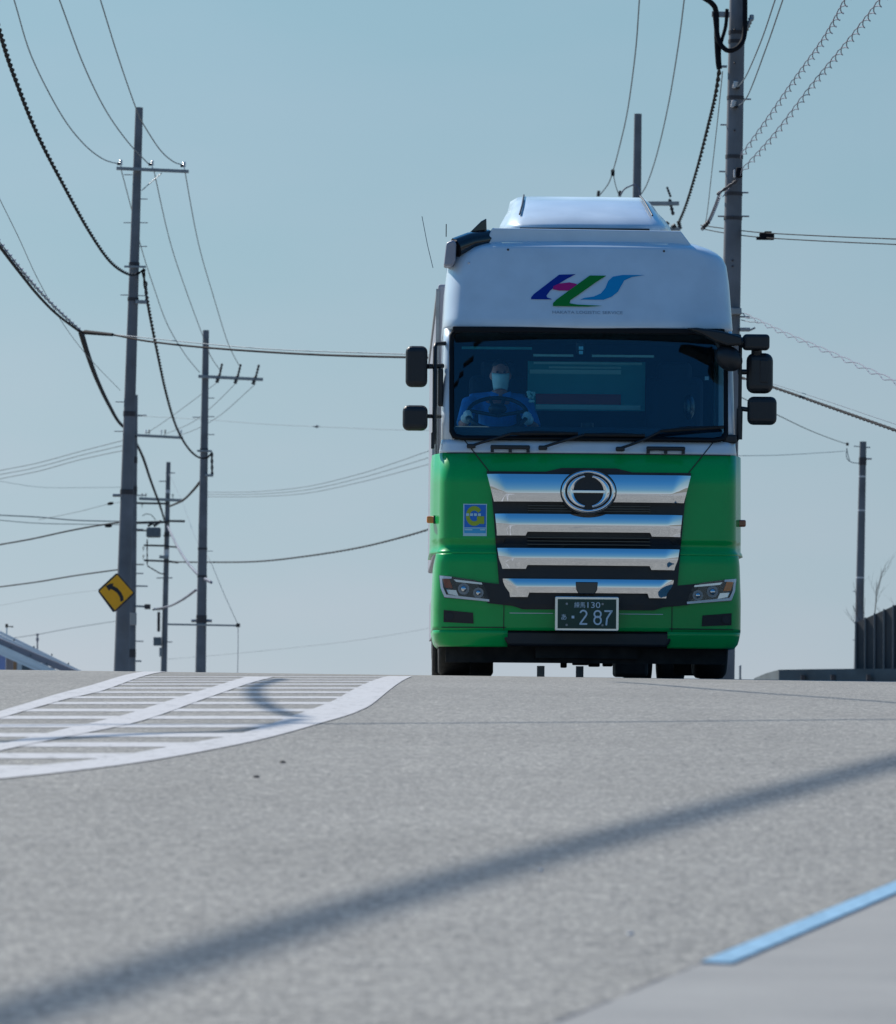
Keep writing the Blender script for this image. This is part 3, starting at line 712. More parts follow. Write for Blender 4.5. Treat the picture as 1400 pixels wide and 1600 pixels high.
mb.prism([(xx(a), zz(b)) for a, b in ((1073, 514), (1090, 513), (1128, 518), (1160, 526), (1160, 540), (1138, 541), (1118, 534), (1100, 524))], .02, .16); mb.obj('camera_bracket', MT['plastic'], ar, .02)
rounded(1132, 681, 1153, 695, .2, .16, bev=.02, parent=ar, name='arm_foot')
arm('mirror_bracket', [(1155, 582, .24), (1169, 582, .25)], .022, parent=ar); arm('mirror_bracket', [(1155, 639, .24), (1171, 641, .25)], .02, parent=ar); arm('mirror_bracket', [(1158, 536, .22), (1164, 536, .22)], .045, parent=ar); arm('mirror_bracket', [(1184, 546, .22), (1184, 554, .24)], .045, parent=ar)
mb = MB(); mb.sphere(P3(1140, 561, .12), (.115, .10, .11), 18, 12)
fm = mb.obj('front_mirror', MT['plastic'], ar); 
for v in fm.data.vertices:
    d = v.co - P3(1140, 561, .12); v.co.x += .35 * -d.z * .6
arm('mirror_bracket', [(1118, 526, .2), (1128, 545, .15)], .03, parent=ar)
# roof intake on the photo's left and small mirror above it
it = arm('air_intake', [(766, 377, .75), (735, 382, .65), (712, 391, .58)], .085, MT['gloss'])
mb = MB(); mb.prism([(xx(a), zz(b)) for a, b in ((697, 376), (708, 371), (713, 376), (712, 404), (707, 414), (693, 413))], .48, .72); mb.obj('intake_cap', MT['boxbody'], it, .03)
arm('antenna', [(697, 374, .6), (697, 354, .6)], .004, parent=it)
mb = MB(); mb.prism([(xx(a), zz(b)) for a, b in ((734, 356), (752, 338), (761, 333), (762, 360), (758, 353))], .7, .82); mb.obj('roof_horn', MT['gloss'], truck, .01)
arm('antenna', [(680, 421, 2.3), (671, 385, 2.3), (662, 340, 2.3)], .003, MT['wire'])
# right roof cable stub
# wipers
def wiper(pts, foot):
    mb = MB(); q = [Vector((xx(a), surf(xx(a), b) - o_, zz(b))) for a, b, o_ in pts]; mb.tube(q, .012, 6); wv = mb.obj('wiper', MT['plastic'], truck)
    a, b = foot; mb = MB(); mb.box((xx(a), surf(xx(a), b) - .04, zz(b)), (14 / PX, .05, 7 / PX)); mb.obj('wiper_pivot', MT['plastic'], wv, .01)
    mb = MB(); q2 = [Vector((v.x, v.y, v.z)) for v in q]; mb.tube([q2[-3] + Vector((0, -.012, .0)), q2[-1] + Vector((0, -.012, 0))], .014, 6); mb.obj('wiper_blade', MT['rubber'], wv)
wiper([(735, 703, .05), (752, 697, .05), (775, 690, .05), (800, 682, .05), (840, 679, .04), (905, 681, .03)], (738, 702))
wiper([(848, 704, .05), (866, 698, .05), (888, 691, .05), (915, 683, .05), (960, 681, .04), (1010, 683, .03)], (850, 704))
wiper([(968, 705, .05), (985, 699, .05), (1008, 690, .05), (1035, 676, .05), (1075, 670, .04), (1134, 668, .03)], (971, 705))
for a in ((768, 830), (1012, 1073)):
    mb = MB(); c = (a[0] + a[1]) / 2; mb.box((xx(c), surf(0, 705) - .02, zz(703.5)), ((a[1] - a[0]) / PX, .035, 6.5 / PX)); st = mb.obj('grab_handle', MT['plastic'], truck, .01)
    for e_ in (a[0] + 3, a[1] - 3, c): mb = MB(); mb.box((xx(e_), surf(0, 705) - .015, zz(708)), (5 / PX, .03, 7 / PX)); mb.obj('handle_foot', MT['plastic'], st)
# number plate
fr0 = MB(); YP = -.16
fr0.prism([(xx(a), zz(b)) for a, b in ((871.5, 937), (968, 937), (969.5, 938.5), (969.5, 989), (968, 990.5), (871.5, 990.5), (870, 989), (870, 938.5))], YP + .004, YP + .05)
pf = fr0.obj('number_plate', MT['platef'], truck, .006)
mb = MB(); mb.prism([(xx(a), zz(b)) for a, b in ((874.2, 941), (965.5, 941), (965.5, 986.8), (874.2, 986.8))], YP - .001, YP + .02); mb.obj('plate_face', MT['plateg'], pf)
def text(name, s, m, parent, cx, cy, wpx, hpx, y, th=.002, shear=0, depsc=[None]):
    """lettering fitted into a box given in photo pixels, facing the camera"""
    cu_ = bpy.data.curves.new('t', 'FONT'); cu_.body = s; cu_.size = 1; cu_.extrude = .02; cu_.shear = shear; cu_.resolution_u = 4
    ob = bpy.data.objects.new('t', cu_); COL.objects.link(ob)
    bpy.context.view_layer.update(); dg = bpy.context.evaluated_depsgraph_get()
    me = bpy.data.meshes.new_from_object(ob.evaluated_get(dg)); bpy.data.objects.remove(ob)
    if not len(me.vertices): print('EMPTY TEXT', name); return None
    xs = [v.co.x for v in me.vertices]; ys = [v.co.y for v in me.vertices]
    W_, H_ = max(xs) - min(xs), max(ys) - min(ys); mx, my = (max(xs) + min(xs)) / 2, (max(ys) + min(ys)) / 2
    for v in me.vertices:
        a, b, c = v.co; v.co = (xx(cx) + (a - mx) / W_ * wpx / PX, y - (c / .02) * th, zz(cy) + (b - my) / H_ * hpx / PX)
    me.materials.clear(); me.materials.append(m); o = bpy.data.objects.new(name, me); COL.objects.link(o); o.parent = parent; return o
# heavy plate digits drawn as strokes
def strokes(name, segs, wpx, m, parent, y, th=.003):
    mb = MB()
    for pl in segs:
        L = []; Rr = []
        for i, p in enumerate(pl):
            a = pl[max(i - 1, 0)]; b = pl[min(i + 1, len(pl) - 1)]; dx, dy = b[0] - a[0], b[1] - a[1]; l = math.hypot(dx, dy) or 1
            L.append((p[0] - dy / l * wpx / 2, p[1] + dx / l * wpx / 2)); Rr.append((p[0] + dy / l * wpx / 2, p[1] - dx / l * wpx / 2))
        for i in range(len(pl) - 1):
            q = [L[i], L[i + 1], Rr[i + 1], Rr[i]]; mb.prism([(xx(a), zz(b)) for a, b in q], y - th - .0001 * i, y)
    return mb.obj(name, m, parent)
YL = YP - .001
def arc(cx, cy, rx, ry, a0, a1, n=10): return [(cx + rx * math.cos(R(a0 + (a1 - a0) * i / n)), cy - ry * math.sin(R(a0 + (a1 - a0) * i / n))) for i in range(n + 1)]
strokes('plate_digit', [arc(914.3, 963.7, 5, 5.0, 165, -25, 9) + [(909.2, 979.5)], [(908.2, 979.6), (920.3, 979.6)]], 2.6, MT['lettering'], pf, YL)
strokes('plate_digit', [arc(936.5, 964, 5.2, 5.0, 0, 360, 16), arc(936.5, 974, 5.4, 6.0, 0, 360, 16)], 2.6, MT['lettering'], pf, YL)
strokes('plate_digit', [[(947, 959.3), (959.6, 959.3)], [(958.2, 959.3), (951, 971), (950, 981.5)]], 2.7, MT['lettering'], pf, YL)
strokes('plate_dot', [[(896, 969), (900.2, 969)]], 4.2, MT['lettering'], pf, YL)
for t_ in (('plate_lettering', '練馬', 908.5, 950, 17, 9), ('plate_lettering', '130', 930.5, 950, 20, 9), ('plate_lettering', 'あ', 884, 969, 8, 9)):
    text(t_[0], t_[1], MT['lettering'], pf, t_[2], t_[3], t_[4], t_[5], YL)
for a, b in ((889, 948), (945, 948), (889, 981), (945, 981)):
    mb = MB(); mb.tube([P3(a, b, YP + .002), P3(a, b, YP - .006)], .01, 8); mb.obj('plate_bolt', MT['steel'], pf)
# sticker on the photo-left corner panel
def spatch(name, poly, m, parent, off): return patch(name, poly, m, parent, off=off, th=.0015)
st = spatch('sticker', [(726.5, 792.5), (763.5, 792.5), (763.5, 843), (726.5, 843)], MT['swhite'], truck, .003)
spatch('sticker_field', [(728.3, 794), (762, 794), (762, 829.5), (728.3, 829.5)], MT['sblue'], st, .0045)
spatch('sticker_text', [(728.3, 831), (762, 831), (762, 838.5), (728.3, 838.5)], MT['scyan'], st, .0045)
ga = arc(743.5, 812, 11, 13.2, 38, 352, 24)
for i in range(len(ga) - 1):
    pass
def gring():
    o_, i_ = arc(743.8, 811.5, 13.2, 15.6, 35, 350, 24), arc(743.8, 811.5, 7.2, 8.4, 35, 350, 24)
    return o_ + i_[::-1]
spatch('sticker_letter', gring(), MT['syel'], st, .006)
spatch('sticker_letter', [(748, 812), (759.5, 812), (759.5, 824), (753, 824), (752, 817), (748, 817)], MT['syel'], st, .0062)
for k in range(4): spatch('sticker_mark', [(731 + k * 6.2, 807.5), (735.5 + k * 6.2, 807.5), (735.5 + k * 6.2, 811.5), (731 + k * 6.2, 811.5)], MT['swhite'], st, .0078)
spatch('sticker_mark', [(729, 832), (741, 832), (741, 834), (729, 834)], MT['swhite'], st, .0062); spatch('sticker_mark', [(753, 832), (761, 832), (761, 834), (753, 834)], MT['swhite'], st, .0062)
# logo on the fairing
def lg(name, poly, m, off): return patch(name, poly, m, visor, off=off, th=.002, T=V_T, step=.04)
lg('logo_letter', [(831.5, 471), (832, 468), (836, 463), (876, 432), (902, 431), (889, 438), (874, 447), (862, 457), (856, 465), (857, 468), (863, 470), (864, 471)], MT['lblue'], .003)
lg('logo_bar', [(867, 450), (876, 446), (892, 444), (902, 446), (907, 449), (902, 453), (890, 457), (876, 457), (866, 455)], MT['lmag'], .0052)
lg('logo_letter', [(866, 480), (866, 477), (872, 471), (924, 433), (950, 433), (934, 443), (905, 464), (893, 472), (892, 477), (905, 479), (944, 480.5), (920, 482), (866, 481.5)], MT['lgreen'], .0074)
lg('logo_letter', [(909, 471), (914, 468.5), (930, 466), (941, 461), (948, 453), (953, 441), (960, 434.5), (975, 431.5), (1010, 431.3), (990, 434.5), (978, 440), (973, 449), (968, 458), (958, 466), (945, 471)], MT['lcyan'], .003)
t_ = text('logo_lettering', 'HAKATA LOGISTIC SERVICE', MT['lgrey'], visor, 920, 491, 110, 4.6, 0)
if t_:
    for v in t_.data.vertices:
        py_ = 1061.5 - v.co.z * PX; v.co = (v.co.x * (1 + interp(VY0, py_) / TD), surf(v.co.x, py_, V_T) - .003 + v.co.y * .3, persp(0, surf(0, py_, V_T), py_)[1])
# small bolts and tips
for a, b, m_ in ((795, 393, 'rust'), (1042, 393, 'rust'), (733, 414, 'porcelain')):
    mb = MB(); mb.sphere((xx(a), surf(xx(a), b, V_T) - .003, persp(0, surf(0, b, V_T), b)[1]), .01, 8, 6); mb.obj('fairing_bolt', MT[m_], visor)
# interior
mb = MB(); mb.box((0, .55, zz(676)), (2.26, .50, 16 / PX)); mb.box((0, .62, zz(740)), (2.26, .3, .6)); dash = mb.obj('dashboard', MT['inter'], truck, .03)
mb = MB(); mb.box((0, 1.97, zz(605)), (2.3, .06, 1.05)); ir = mb.obj('rear_trim', MT['seat'], truck)
mb = MB(); mb.box((0, 1.2, zz(513)), (2.3, 1.6, .04)); mb.obj('headliner', MT['inter'], truck)
def rp(name, a, b, c, d, m, y=1.935, parent=None):
    k = (TD + y + .3) / TD; cxm = (1 - k) * 0
    def fx(p): return ((p - 700) * (TD + y) / TD + 700 - 922.5) / PX
    def fz(q): return (1061.5 - (q - 1056) * (TD + y) / TD - 1056) / PX
    mb = MB(); mb.prism([(fx(a), fz(d)), (fx(c), fz(d)), (fx(c), fz(b)), (fx(a), fz(b))], y, y + .012); return mb.obj(name, m, parent if parent else ir)
rw = rp('rear_window', 829, 566, 1013, 643, MT['teal'])
rp('window_rail', 838, 567, 1008, 570.5, MT['teallight'], 1.918, rw); rp('window_rail', 862, 574, 975, 577, MT['teallight'], 1.918, rw); rp('window_rail', 832, 579, 975, 585.5, MT['teallight'], 1.918, rw)
rp('window_band', 842, 617, 975, 633, MT['redband'], 1.918, rw); rp('window_rail', 842, 634, 1006, 641, MT['teallight'], 1.918, rw)
for a in ((724, 545, 834, 549), (836, 556, 899, 559.5), (928, 556, 1025, 559.5)): rp('overhead_shelf_edge', *a, MT['teallight'] if a[1] == 556 else MT['teal'], 1.2)
mb = MB(); mb.box(P3(908, 547, .38), (13 / PX, .05, 20 / PX)); cmr = mb.obj('dash_camera', MT['plastic'], truck, .01)
mb = MB(); mb.box(P3(909, 547, .34), (7 / PX, .03, 5 / PX)); mb.box(P3(909, 554, .34), (6 / PX, .03, 5 / PX)); mb.obj('camera_label', MT['teallight'], cmr)
mb = MB(); mb.tube([P3(920, 690, .45), P3(920, 664, .45)], .055, 12); mb.obj('dash_pod', MT['plastic'], truck, .02)
mb = MB(); mb.box(P3(919, 683, .4), (26 / PX, .1, 20 / PX)); mb.obj('dash_pod', MT['plastic'], truck, .02)
def seat(cx):
    k = lambda p: ((p - 700) * 1.03 + 700 - 922.5) / PX
    mb = MB(); mb.box((k(cx), 1.45, zz(650)), (.50, .14, .80)); b = mb.obj('seat', MT['seat'], truck, .06, 3)
    mb = MB(); mb.box((k(cx), 1.44, zz(575)), (.30, .10, .26)); mb.obj('headrest', MT['seat'], b, .05, 3)
    mb = MB(); mb.box((k(cx), 1.22, zz(725)), (.50, .5, .16)); mb.obj('seat_cushion', MT['seat'], b, .05, 3)
seat(782); seat(1058)
# lacy charm hanging by the driver
mb = MB()
for k in range(16): mb.sphere(P3(833 + random.uniform(-6, 6), 624 + random.uniform(-8, 8), 1.0 + random.uniform(-.02, .02)), .013, 6, 5)
mb.obj('hanging_charm', MT['teallight'], truck)
# steering wheel
SWc = P3(780, 650, .80); tilt = Matrix.Rotation(R(-145), 3, 'X')
sw = MB(); pts = [SWc + tilt @ Vector((.25 * math.cos(a), .25 * math.sin(a), 0)) for a in [2 * math.pi * i / 40 for i in range(41)]]
sw.tube(pts, .017, 8, caps=False); swo = sw.obj('steering_wheel', MT['plastic'], truck)
mb = MB(); mb.sphere(SWc + tilt @ Vector((0, -.02, -.03)), (.08, .08, .05), 14, 8); 
for a in (200, 340, 90 + 0): pass
for a in (190, 350, 255, 285): mb.tube([SWc + Vector((0, 0, -.02)), SWc + tilt @ Vector((.245 * math.cos(R(a)), .245 * math.sin(R(a)), 0))], .016, 6)
mb.obj('wheel_hub', MT['plastic'], swo)
# assist mirror inside the cab
mb = MB(); mb.sphere(P3(1080, 637, .95), (.05, .04, .11), 14, 9); mb.obj('cabin_mirror', MT['gloss'], truck)
mb = MB(); mb.box(P3(1107, 592, .7), (6 / PX, .02, 6 / PX)); mb.obj('toll_card', MT['porcelain'], truck)

# ---------------------------------------------------------------- driver
def remesh(mb, name, m, parent, vox=.009, smooth=3):
    o = mb.obj(name, m, None); r = o.modifiers.new('r', 'REMESH'); r.mode = 'VOXEL'; r.voxel_size = vox; r.use_smooth_shade = True
    s = o.modifiers.new('s', 'SMOOTH'); s.factor = .5; s.iterations = smooth
    bpy.context.view_layer.update(); dg = bpy.context.evaluated_depsgraph_get(); me = bpy.data.meshes.new_from_object(o.evaluated_get(dg))
    me.materials.clear(); me.materials.append(m)
    for p in me.polygons: p.use_smooth = True
    old = o.data; o.modifiers.clear(); o.data = me; o.name = name; o.parent = parent; return o
driver = empty('person', TO + TROT @ Vector((P3(785, 0, 0).x, 1.25, 1.75))); driver.rotation_euler = TROT.to_euler()
tag(driver, 'driver in blue shirt, white gloves and face mask holding the steering wheel', 'person')
DO = Vector((P3(785, 0, 0).x, 1.25, 1.75))
def dl(v): return Vector(v) - DO
kx = lambda p, y: ((p - 700) * (TD + y) / TD + 700 - 922.5) / PX
kz = lambda q, y: (1061.5 - ((q - 1056) * (TD + y) / TD + 1056)) / PX
def D3(px, py, y): return dl((kx(px, y), y, kz(py, y)))
hc = D3(785, 590, 1.10)
bd = MB(); bd.sphere(hc + Vector((0, .01, .01)), (.078, .10, .118), 20, 14)
bd.sphere(hc + Vector((0, -.035, -.055)), (.058, .06, .065), 16, 10)
bd.sphere(hc + Vector((0, -.10, -.012)), (.014, .022, .024), 8, 6)
for s in (-1, 1): bd.sphere(hc + Vector((s * .082, .01, -.005)), (.013, .022, .032), 8, 6); bd.sphere(hc + Vector((s * .03, -.082, .022)), (.022, .02, .010), 8, 6)
bd.tube([hc + Vector((0, .02, -.08)), hc + Vector((0, .05, -.20))], [.052, .06], 14)
ch = D3(781, 640, 1.22)
bd.tube([hc + Vector((0, .05, -.15)), ch + Vector((0, 0, .06)), ch + Vector((0, 0, -.25)), ch + Vector((0, -.02, -.48))], [.07, .15, .15, .16], 16)
shL, shR = D3(738, 633, 1.18), D3(823, 633, 1.18)
elL, elR = D3(727, 668, .98), D3(838, 672, 1.0)
# hands rest on the wheel rim
def rim(a): return dl(SWc + tilt @ Vector((.25 * math.cos(R(a)), .25 * math.sin(R(a)), 0)))
hL, hR = rim(172), rim(12)
for sh, el, hd in ((shL, elL, hL), (shR, elR, hR)):
    bd.tube([ch.lerp(sh, .3) + Vector((0, 0, .05)), sh], [.07, .065], 12); bd.tube([sh, el], [.062, .047], 12); bd.tube([el, hd + Vector((0, .05, -.02))], [.045, .032], 12)
for s in (-1, 1):
    hp = ch + Vector((s * .10, -.05, -.50)); kn = hp + Vector((s * .06, -.46, .02)); ft = kn + Vector((0, -.08, -.42))
    bd.tube([hp, kn], [.095, .068], 12); bd.tube([kn, ft], [.062, .042], 12); bd.sphere(ft + Vector((0, -.07, -.02)), (.045, .12, .04), 10, 8)
body = remesh(bd, 'body', MT['skin'], driver)
sh_ = MB(); sh_.tube([hc + Vector((0, .055, -.185)), ch + Vector((0, 0, .05)), ch + Vector((0, 0, -.25)), ch + Vector((0, -.02, -.47))], [.072, .165, .165, .172], 18)
for a, b in ((shL, elL), (shR, elR)):
    sh_.tube([ch.lerp(a, .2) + Vector((0, 0, .045)), a + Vector((0, 0, .0))], [.085, .078], 12); sh_.tube([a, a.lerp(b, .97)], [.077, .064], 12)
shirt = remesh(sh_, 'shirt', MT['shirt'], body, .010, 2)
mb = MB()
for s in (-1, 1): mb.add([hc + Vector(p) for p in ((s * .015, -.055, -.165), (s * .085, -.02, -.135), (s * .095, -.035, -.17), (s * .04, -.085, -.215), (s * .015, -.06, -.175), (s * .085, -.025, -.145))], [(0, 1, 2, 3), (4, 3, 2, 5), (0, 4, 5, 1)])
mb.obj('collar', MT['shirt'], shirt)
mb = MB(); vs = []; fs = []; nu, nv = 17, 9
for j in range(nv):
    for i in range(nu):
        a = (i / (nu - 1) - .5) * 2; t = j / (nv - 1)
        z = .012 - .125 * t; x = a * (.076 - .018 * t * t); y = -.118 - .016 * math.sin(math.pi * min(1, t * 1.2)) + .085 * a * a + .03 * t * t
        vs.append(hc + Vector((x, y, z - .004 + .012 * (a * a) * (1 - 2 * t))))
for j in range(nv - 1):
    for i in range(nu - 1): fs.append((j * nu + i, j * nu + i + 1, (j + 1) * nu + i + 1, (j + 1) * nu + i))
mb.add(vs, fs, True); mo = mb.obj('face_mask', MT['mask'], body); mo.modifiers.new('s', 'SOLIDIFY').thickness = .004
mb = MB(); mb.sphere(hc + Vector((0, .025, .03)), (.084, .102, .112), 20, 14); ho = mb.obj('hair', MT['hair'], body)
bm = bmesh.new(); bm.from_mesh(ho.data); bmesh.ops.delete(bm, geom=[v for v in bm.verts if (v.co.y < hc.y + .01 and v.co.z < hc.z + .078) or v.co.z < hc.z - .07], context='VERTS'); bm.to_mesh(ho.data); bm.free(); ho.modifiers.new('s', 'SOLIDIFY').thickness = .01
for s in (-1, 1):
    mb = MB(); mb.sphere(hc + Vector((s * .03, -.094, .022)), (.011, .006, .006), 8, 6); mb.obj('eye', MT['frit'], body)
def glove(c, s, ang):
    e = rim(ang); tn = (rim(ang + 3) - rim(ang - 3)).normalized(); out = (e - dl(SWc)).normalized(); up_ = tn.cross(out).normalized()
    if up_.y > 0: up_ = -up_   # towards the windscreen
    g = MB(); g.tube([e - up_ * .055 - out * .01, e - up_ * .035 + out * .018], [.032, .036], 10); g.sphere(e - up_ * .028 + out * .022, (.042, .03, .042), 12, 8)
    for k, L in enumerate((.9, 1.0, .96, .8)):
        o_ = tn * ((k - 1.5) * .021)
        g.tube([e + o_ - up_ * .025 + out * .030, e + o_ + up_ * .006 + out * .034 * L, e + o_ + up_ * .028 * L + out * .012, e + o_ + up_ * .024 - out * .016 * L, e + o_ + up_ * .002 - out * .030], [.0105, .010, .0095, .0085, .007], 8)
    g.tube([e + tn * -.035 - up_ * .03, e + tn * -.045 - up_ * .012 - out * .022, e + tn * -.03 + up_ * .008 - out * .030], [.012, .011, .009], 8)
    return remesh(g, 'glove', MT['glove'], body, .0035, 1)
glove(hL, -1, 172); glove(hR, 1, 12)

# ---------------------------------------------------------------- utility poles
def pole(label, D, bpx, tpx, tpy, rt=.095, rb=None, base_px_y=1046, name='utility_pole', h_extra=0, n=20):
    a = W(tpx, tpy, D); b = W(bpx, base_px_y, D); d = (b - a); 
    g = zr(b.x, D) - .12; t = (g - a.z) / d.z; base = a + d * t; L = (a - base).length
    rb = rb or rt + L / 150.0
    e = empty(name, base); tag(e, label, 'utility pole', 'concrete utility poles along the road')
    mb = MB(); mb.tube([Vector((0, 0, 0)), a - base], [rb, rt], n); sh = mb.obj('pole_shaft', MT['pole'], e)
    e['_a'] = 0; del e['_a']
    return dict(e=e, a=a, base=base, D=D, rt=rt, rb=rb, L=L, axis=(a - base).normalized())
def rel(P, p): return Vector(p) - P['base']
def crossarm(P, p0, p1, s=.08, name='crossarm', dd=-.18, m='steel', parent=None):
    mb = MB(); mb.bar(rel(P, W(*p0, P['D'] + dd)), rel(P, W(*p1, P['D'] + dd)), s, s); return mb.obj(name, MT[m], parent or P['e'], .006)
def insul(P, px, py, dd=-.18, h=.22, r=.05, m='porcelain', parent=None):
    c = rel(P, W(px, py, P['D'] + dd)); mb = MB(); z = Vector((0, 0, 1))
    mb.tube([c - z * h / 2, c + z * h / 2], .015, 6)
    for k in range(3): q = c + z * (h * (.05 + .2 * k)); mb.tube([q, q + z * .03], [r, r * .5], 10)
    return mb.obj('insulator', MT[m], parent or P['e'])
def slant(P, a, b, r, name='insulator', m='rust', dd=-.18, dd2=None):
    mb = MB(); A = rel(P, W(*a, P['D'] + dd)); B = rel(P, W(*b, P['D'] + (dd if dd2 is None else dd2))); n = 8; pts = []; rs = []
    for i in range(n + 1): pts.append(A.lerp(B, i / n)); rs.append(r * (1 if i % 2 else .55))
    mb.tube(pts, rs, 8); return mb.obj(name, MT[m], P['e'])
def bolt(P, px, py, ln, dd=0, r=.012):
    mb = MB(); c = rel(P, W(px, py, P['D'] + dd)); mb.tube([c - Vector((ln / 2, 0, 0)), c + Vector((ln / 2, 0, 0))], r, 6); mb.obj('step_bolt', MT['steel'], P['e'])
def band(P, py, h=.08, m='rust', ex=.014):
    """steel band round the shaft at photo row py"""
    q = W(700, py, P['D']).z; t = (q - P['base'].z) / (P['a'].z - P['base'].z); c = (P['a'] - P['base']) * t; r = P['rb'] + (P['rt'] - P['rb']) * t + ex
    mb = MB(); mb.tube([c - P['axis'] * h / 2, c + P['axis'] * h / 2], r, 20); return mb.obj('pole_band', MT[m], P['e'])
def box_on(P, x0, y0, x1, y1, dpt=.2, dd=-.3, m='trafo', name='equipment_box', bev=.02):
    a = rel(P, W(x0, y0, P['D'] + dd)); b = rel(P, W(x1, y1, P['D'] + dd)); c = (a + b) / 2
    mb = MB(); mb.box(c, (abs(b.x - a.x), dpt, abs(b.z - a.z))); return mb.obj(name, MT[m], P['e'], bev)
# A: nearest on the photo's left
PA = pole('tall concrete utility pole with the yellow sign, tallest pole on the left', 134, 189.5, 217.5, 168)
crossarm(PA, (182, 263), (295, 268))
for a, b in ((189, 259), (238, 260), (288, 262)):
    insul(PA, a, b - 1); slant(PA, (a - 1, b - 3), (a - 6, b - 3), .045, dd=-.5)
slant(PA, (253, 270), (221, 298), .015, 'arm_brace', 'steel')
for a, b in ((200, 273), (224, 311), (200, 348), (224, 348), (223, 385), (195, 461), (222, 462)): bolt(PA, a, b, .22)
crossarm(PA, (194, 416.5), (228, 417), .05, 'cable_bracket'); band(PA, 416); band(PA, 471)
crossarm(PA, (212, 471.5), (229, 472), .09, 'cable_bracket'); slant(PA, (229, 440), (228, 474), .03, 'cable_clamp')
for y in (772, 650): band(PA, y, .12)
bolt(PA, 184, 774, .25, r=.04); bolt(PA, 190, 628, .3); bolt(PA, 188, 674, .3)
# B: first behind A
PB = pole('concrete pole partly hidden behind the tallest left pole, long crossarm to its right', 262, 206, 211.5, 617, rt=.12, rb=.19)
crossarm(PB, (211, 680), (286, 684), .13)
for a in (228, 233, 252, 258, 279, 283): insul(PB, a, 677, h=.3, r=.07, m='rust' if a in (233, 258) else 'porcelain')
for a, b in ((221, 649), (220, 774), (216, 827), (216, 896), (219, 916), (216, 1002), (200, 968)): bolt(PB, a, b, .5, r=.03)
band(PB, 722, .3); band(PB, 770, .4); band(PB, 1024, .4)
crossarm(PB, (212, 947), (232, 948), .10, 'lamp_arm'); box_on(PB, 226, 944, 235, 952, m='rust', name='lamp_head')
crossarm(PB, (210, 1033), (221, 1033), .08, 'cable_bracket'); crossarm(PB, (212, 915.5), (231, 916), .07, 'cable_bracket')
# C: pole with the three slanted insulators
PC = pole('concrete utility pole with three dark slanted insulators on its crossarm', 210, 313.5, 321.8, 516, rt=.12)
crossarm(PC, (310, 588), (411, 593), .12)
for a in (0, 28.5, 56.5):
    slant(PC, (338.5 + a, 598 + a * .05), (343 + a, 586 + a * .05), .085); slant(PC, (343 + a, 587 + a * .05), (347 + a * 1.02, 568 + a * .03), .055)
for a, b in ((329, 622), (329, 651), (329, 679), (307, 652)): bolt(PC, a, b, .3, r=.018)
crossarm(PC, (308, 704.5), (331, 705), .08, 'cable_bracket'); slant(PC, (331, 706), (331.5, 745), .06, 'cable_clamp'); crossarm(PC, (320, 742.5), (333, 743), .10, 'cable_bracket')
band(PC, 705); band(PC, 860); band(PC, 970, .3); band(PC, 903)
bolt(PC, 326, 861, .35); bolt(PC, 323, 970, .4, r=.06); bolt(PC, 307, 970, .4, r=.06)
crossarm(PC, (262, 975.5), (373, 977.5), .07, 'outrigger_arm'); slant(PC, (372, 974), (372, 980), .1, 'outrigger_end')
# D: transformer pole
PD = pole('far concrete pole carrying a transformer and many short arms, between the two left poles', 345, 256, 263.2, 722, rt=.14, rb=.21)
crossarm(PD, (217, 779), (286, 782), .18, m='steel'); crossarm(PD, (212, 786), (262, 787), .13, m='rust'); crossarm(PD, (212, 817), (262, 815.5), .16, m='rust'); crossarm(PD, (262, 814), (289, 814.5), .14, m='rust')
crossarm(PD, (225, 852), (262, 853), .12, m='rust'); crossarm(PD, (262, 854), (279, 855), .10, m='rust'); crossarm(PD, (225, 875.5), (262, 877), .12, m='rust'); crossarm(PD, (262, 877), (279, 879), .13, m='rust'); crossarm(PD, (249, 870), (264, 871), .2)
tr = box_on(PD, 229, 824, 251, 840, .8, -.5, name='transformer', bev=.1)
slant(PD, (231, 822), (240, 817), .1); slant(PD, (240, 822), (252, 814), .12)
crossarm(PD, (213, 829), (230, 829), .10, 'support_arm', m='rust')
for a in ((230, 842, 230, 883), (230, 884, 250, 896), (250, 896, 258, 897), (225, 882, 212, 882)): slant(PD, a[:2], a[2:], .05, 'cable_conduit')
for a in ((222, 775), (228, 775), (270, 776), (222, 790), (224, 858), (224, 871)): insul(PD, *a, h=.3, r=.08, m='rust')
box_on(PD, 246, 956, 250, 987, .3, -.3, 'rust', 'cable_duct'); box_on(PD, 240, 995.5, 252, 1009, .4, -.35, 'trafo', 'meter_box'); box_on(PD, 249, 1012, 253, 1026, .2, -.3, 'steel', 'small_box')
for a, b in ((256, 752), (266, 739), (262, 903), (252, 903), (262, 1003), (262, 837)): bolt(PD, a, b, .6, r=.035)
band(PD, 771, .2, 'porcelain'); band(PD, 868, .5, 'porcelain'); band(PD, 838, .3)
slant(PD, (238, 952), (256, 951), .1, 'cable_bracket', 'steel')
slant(PD, (222, 806), (228, 803), .03, 'jumper_cable', 'cable'); slant(PD, (228, 803), (236, 804), .03, 'jumper_cable', 'cable'); slant(PD, (236, 804), (243, 812), .03, 'jumper_cable', 'cable')
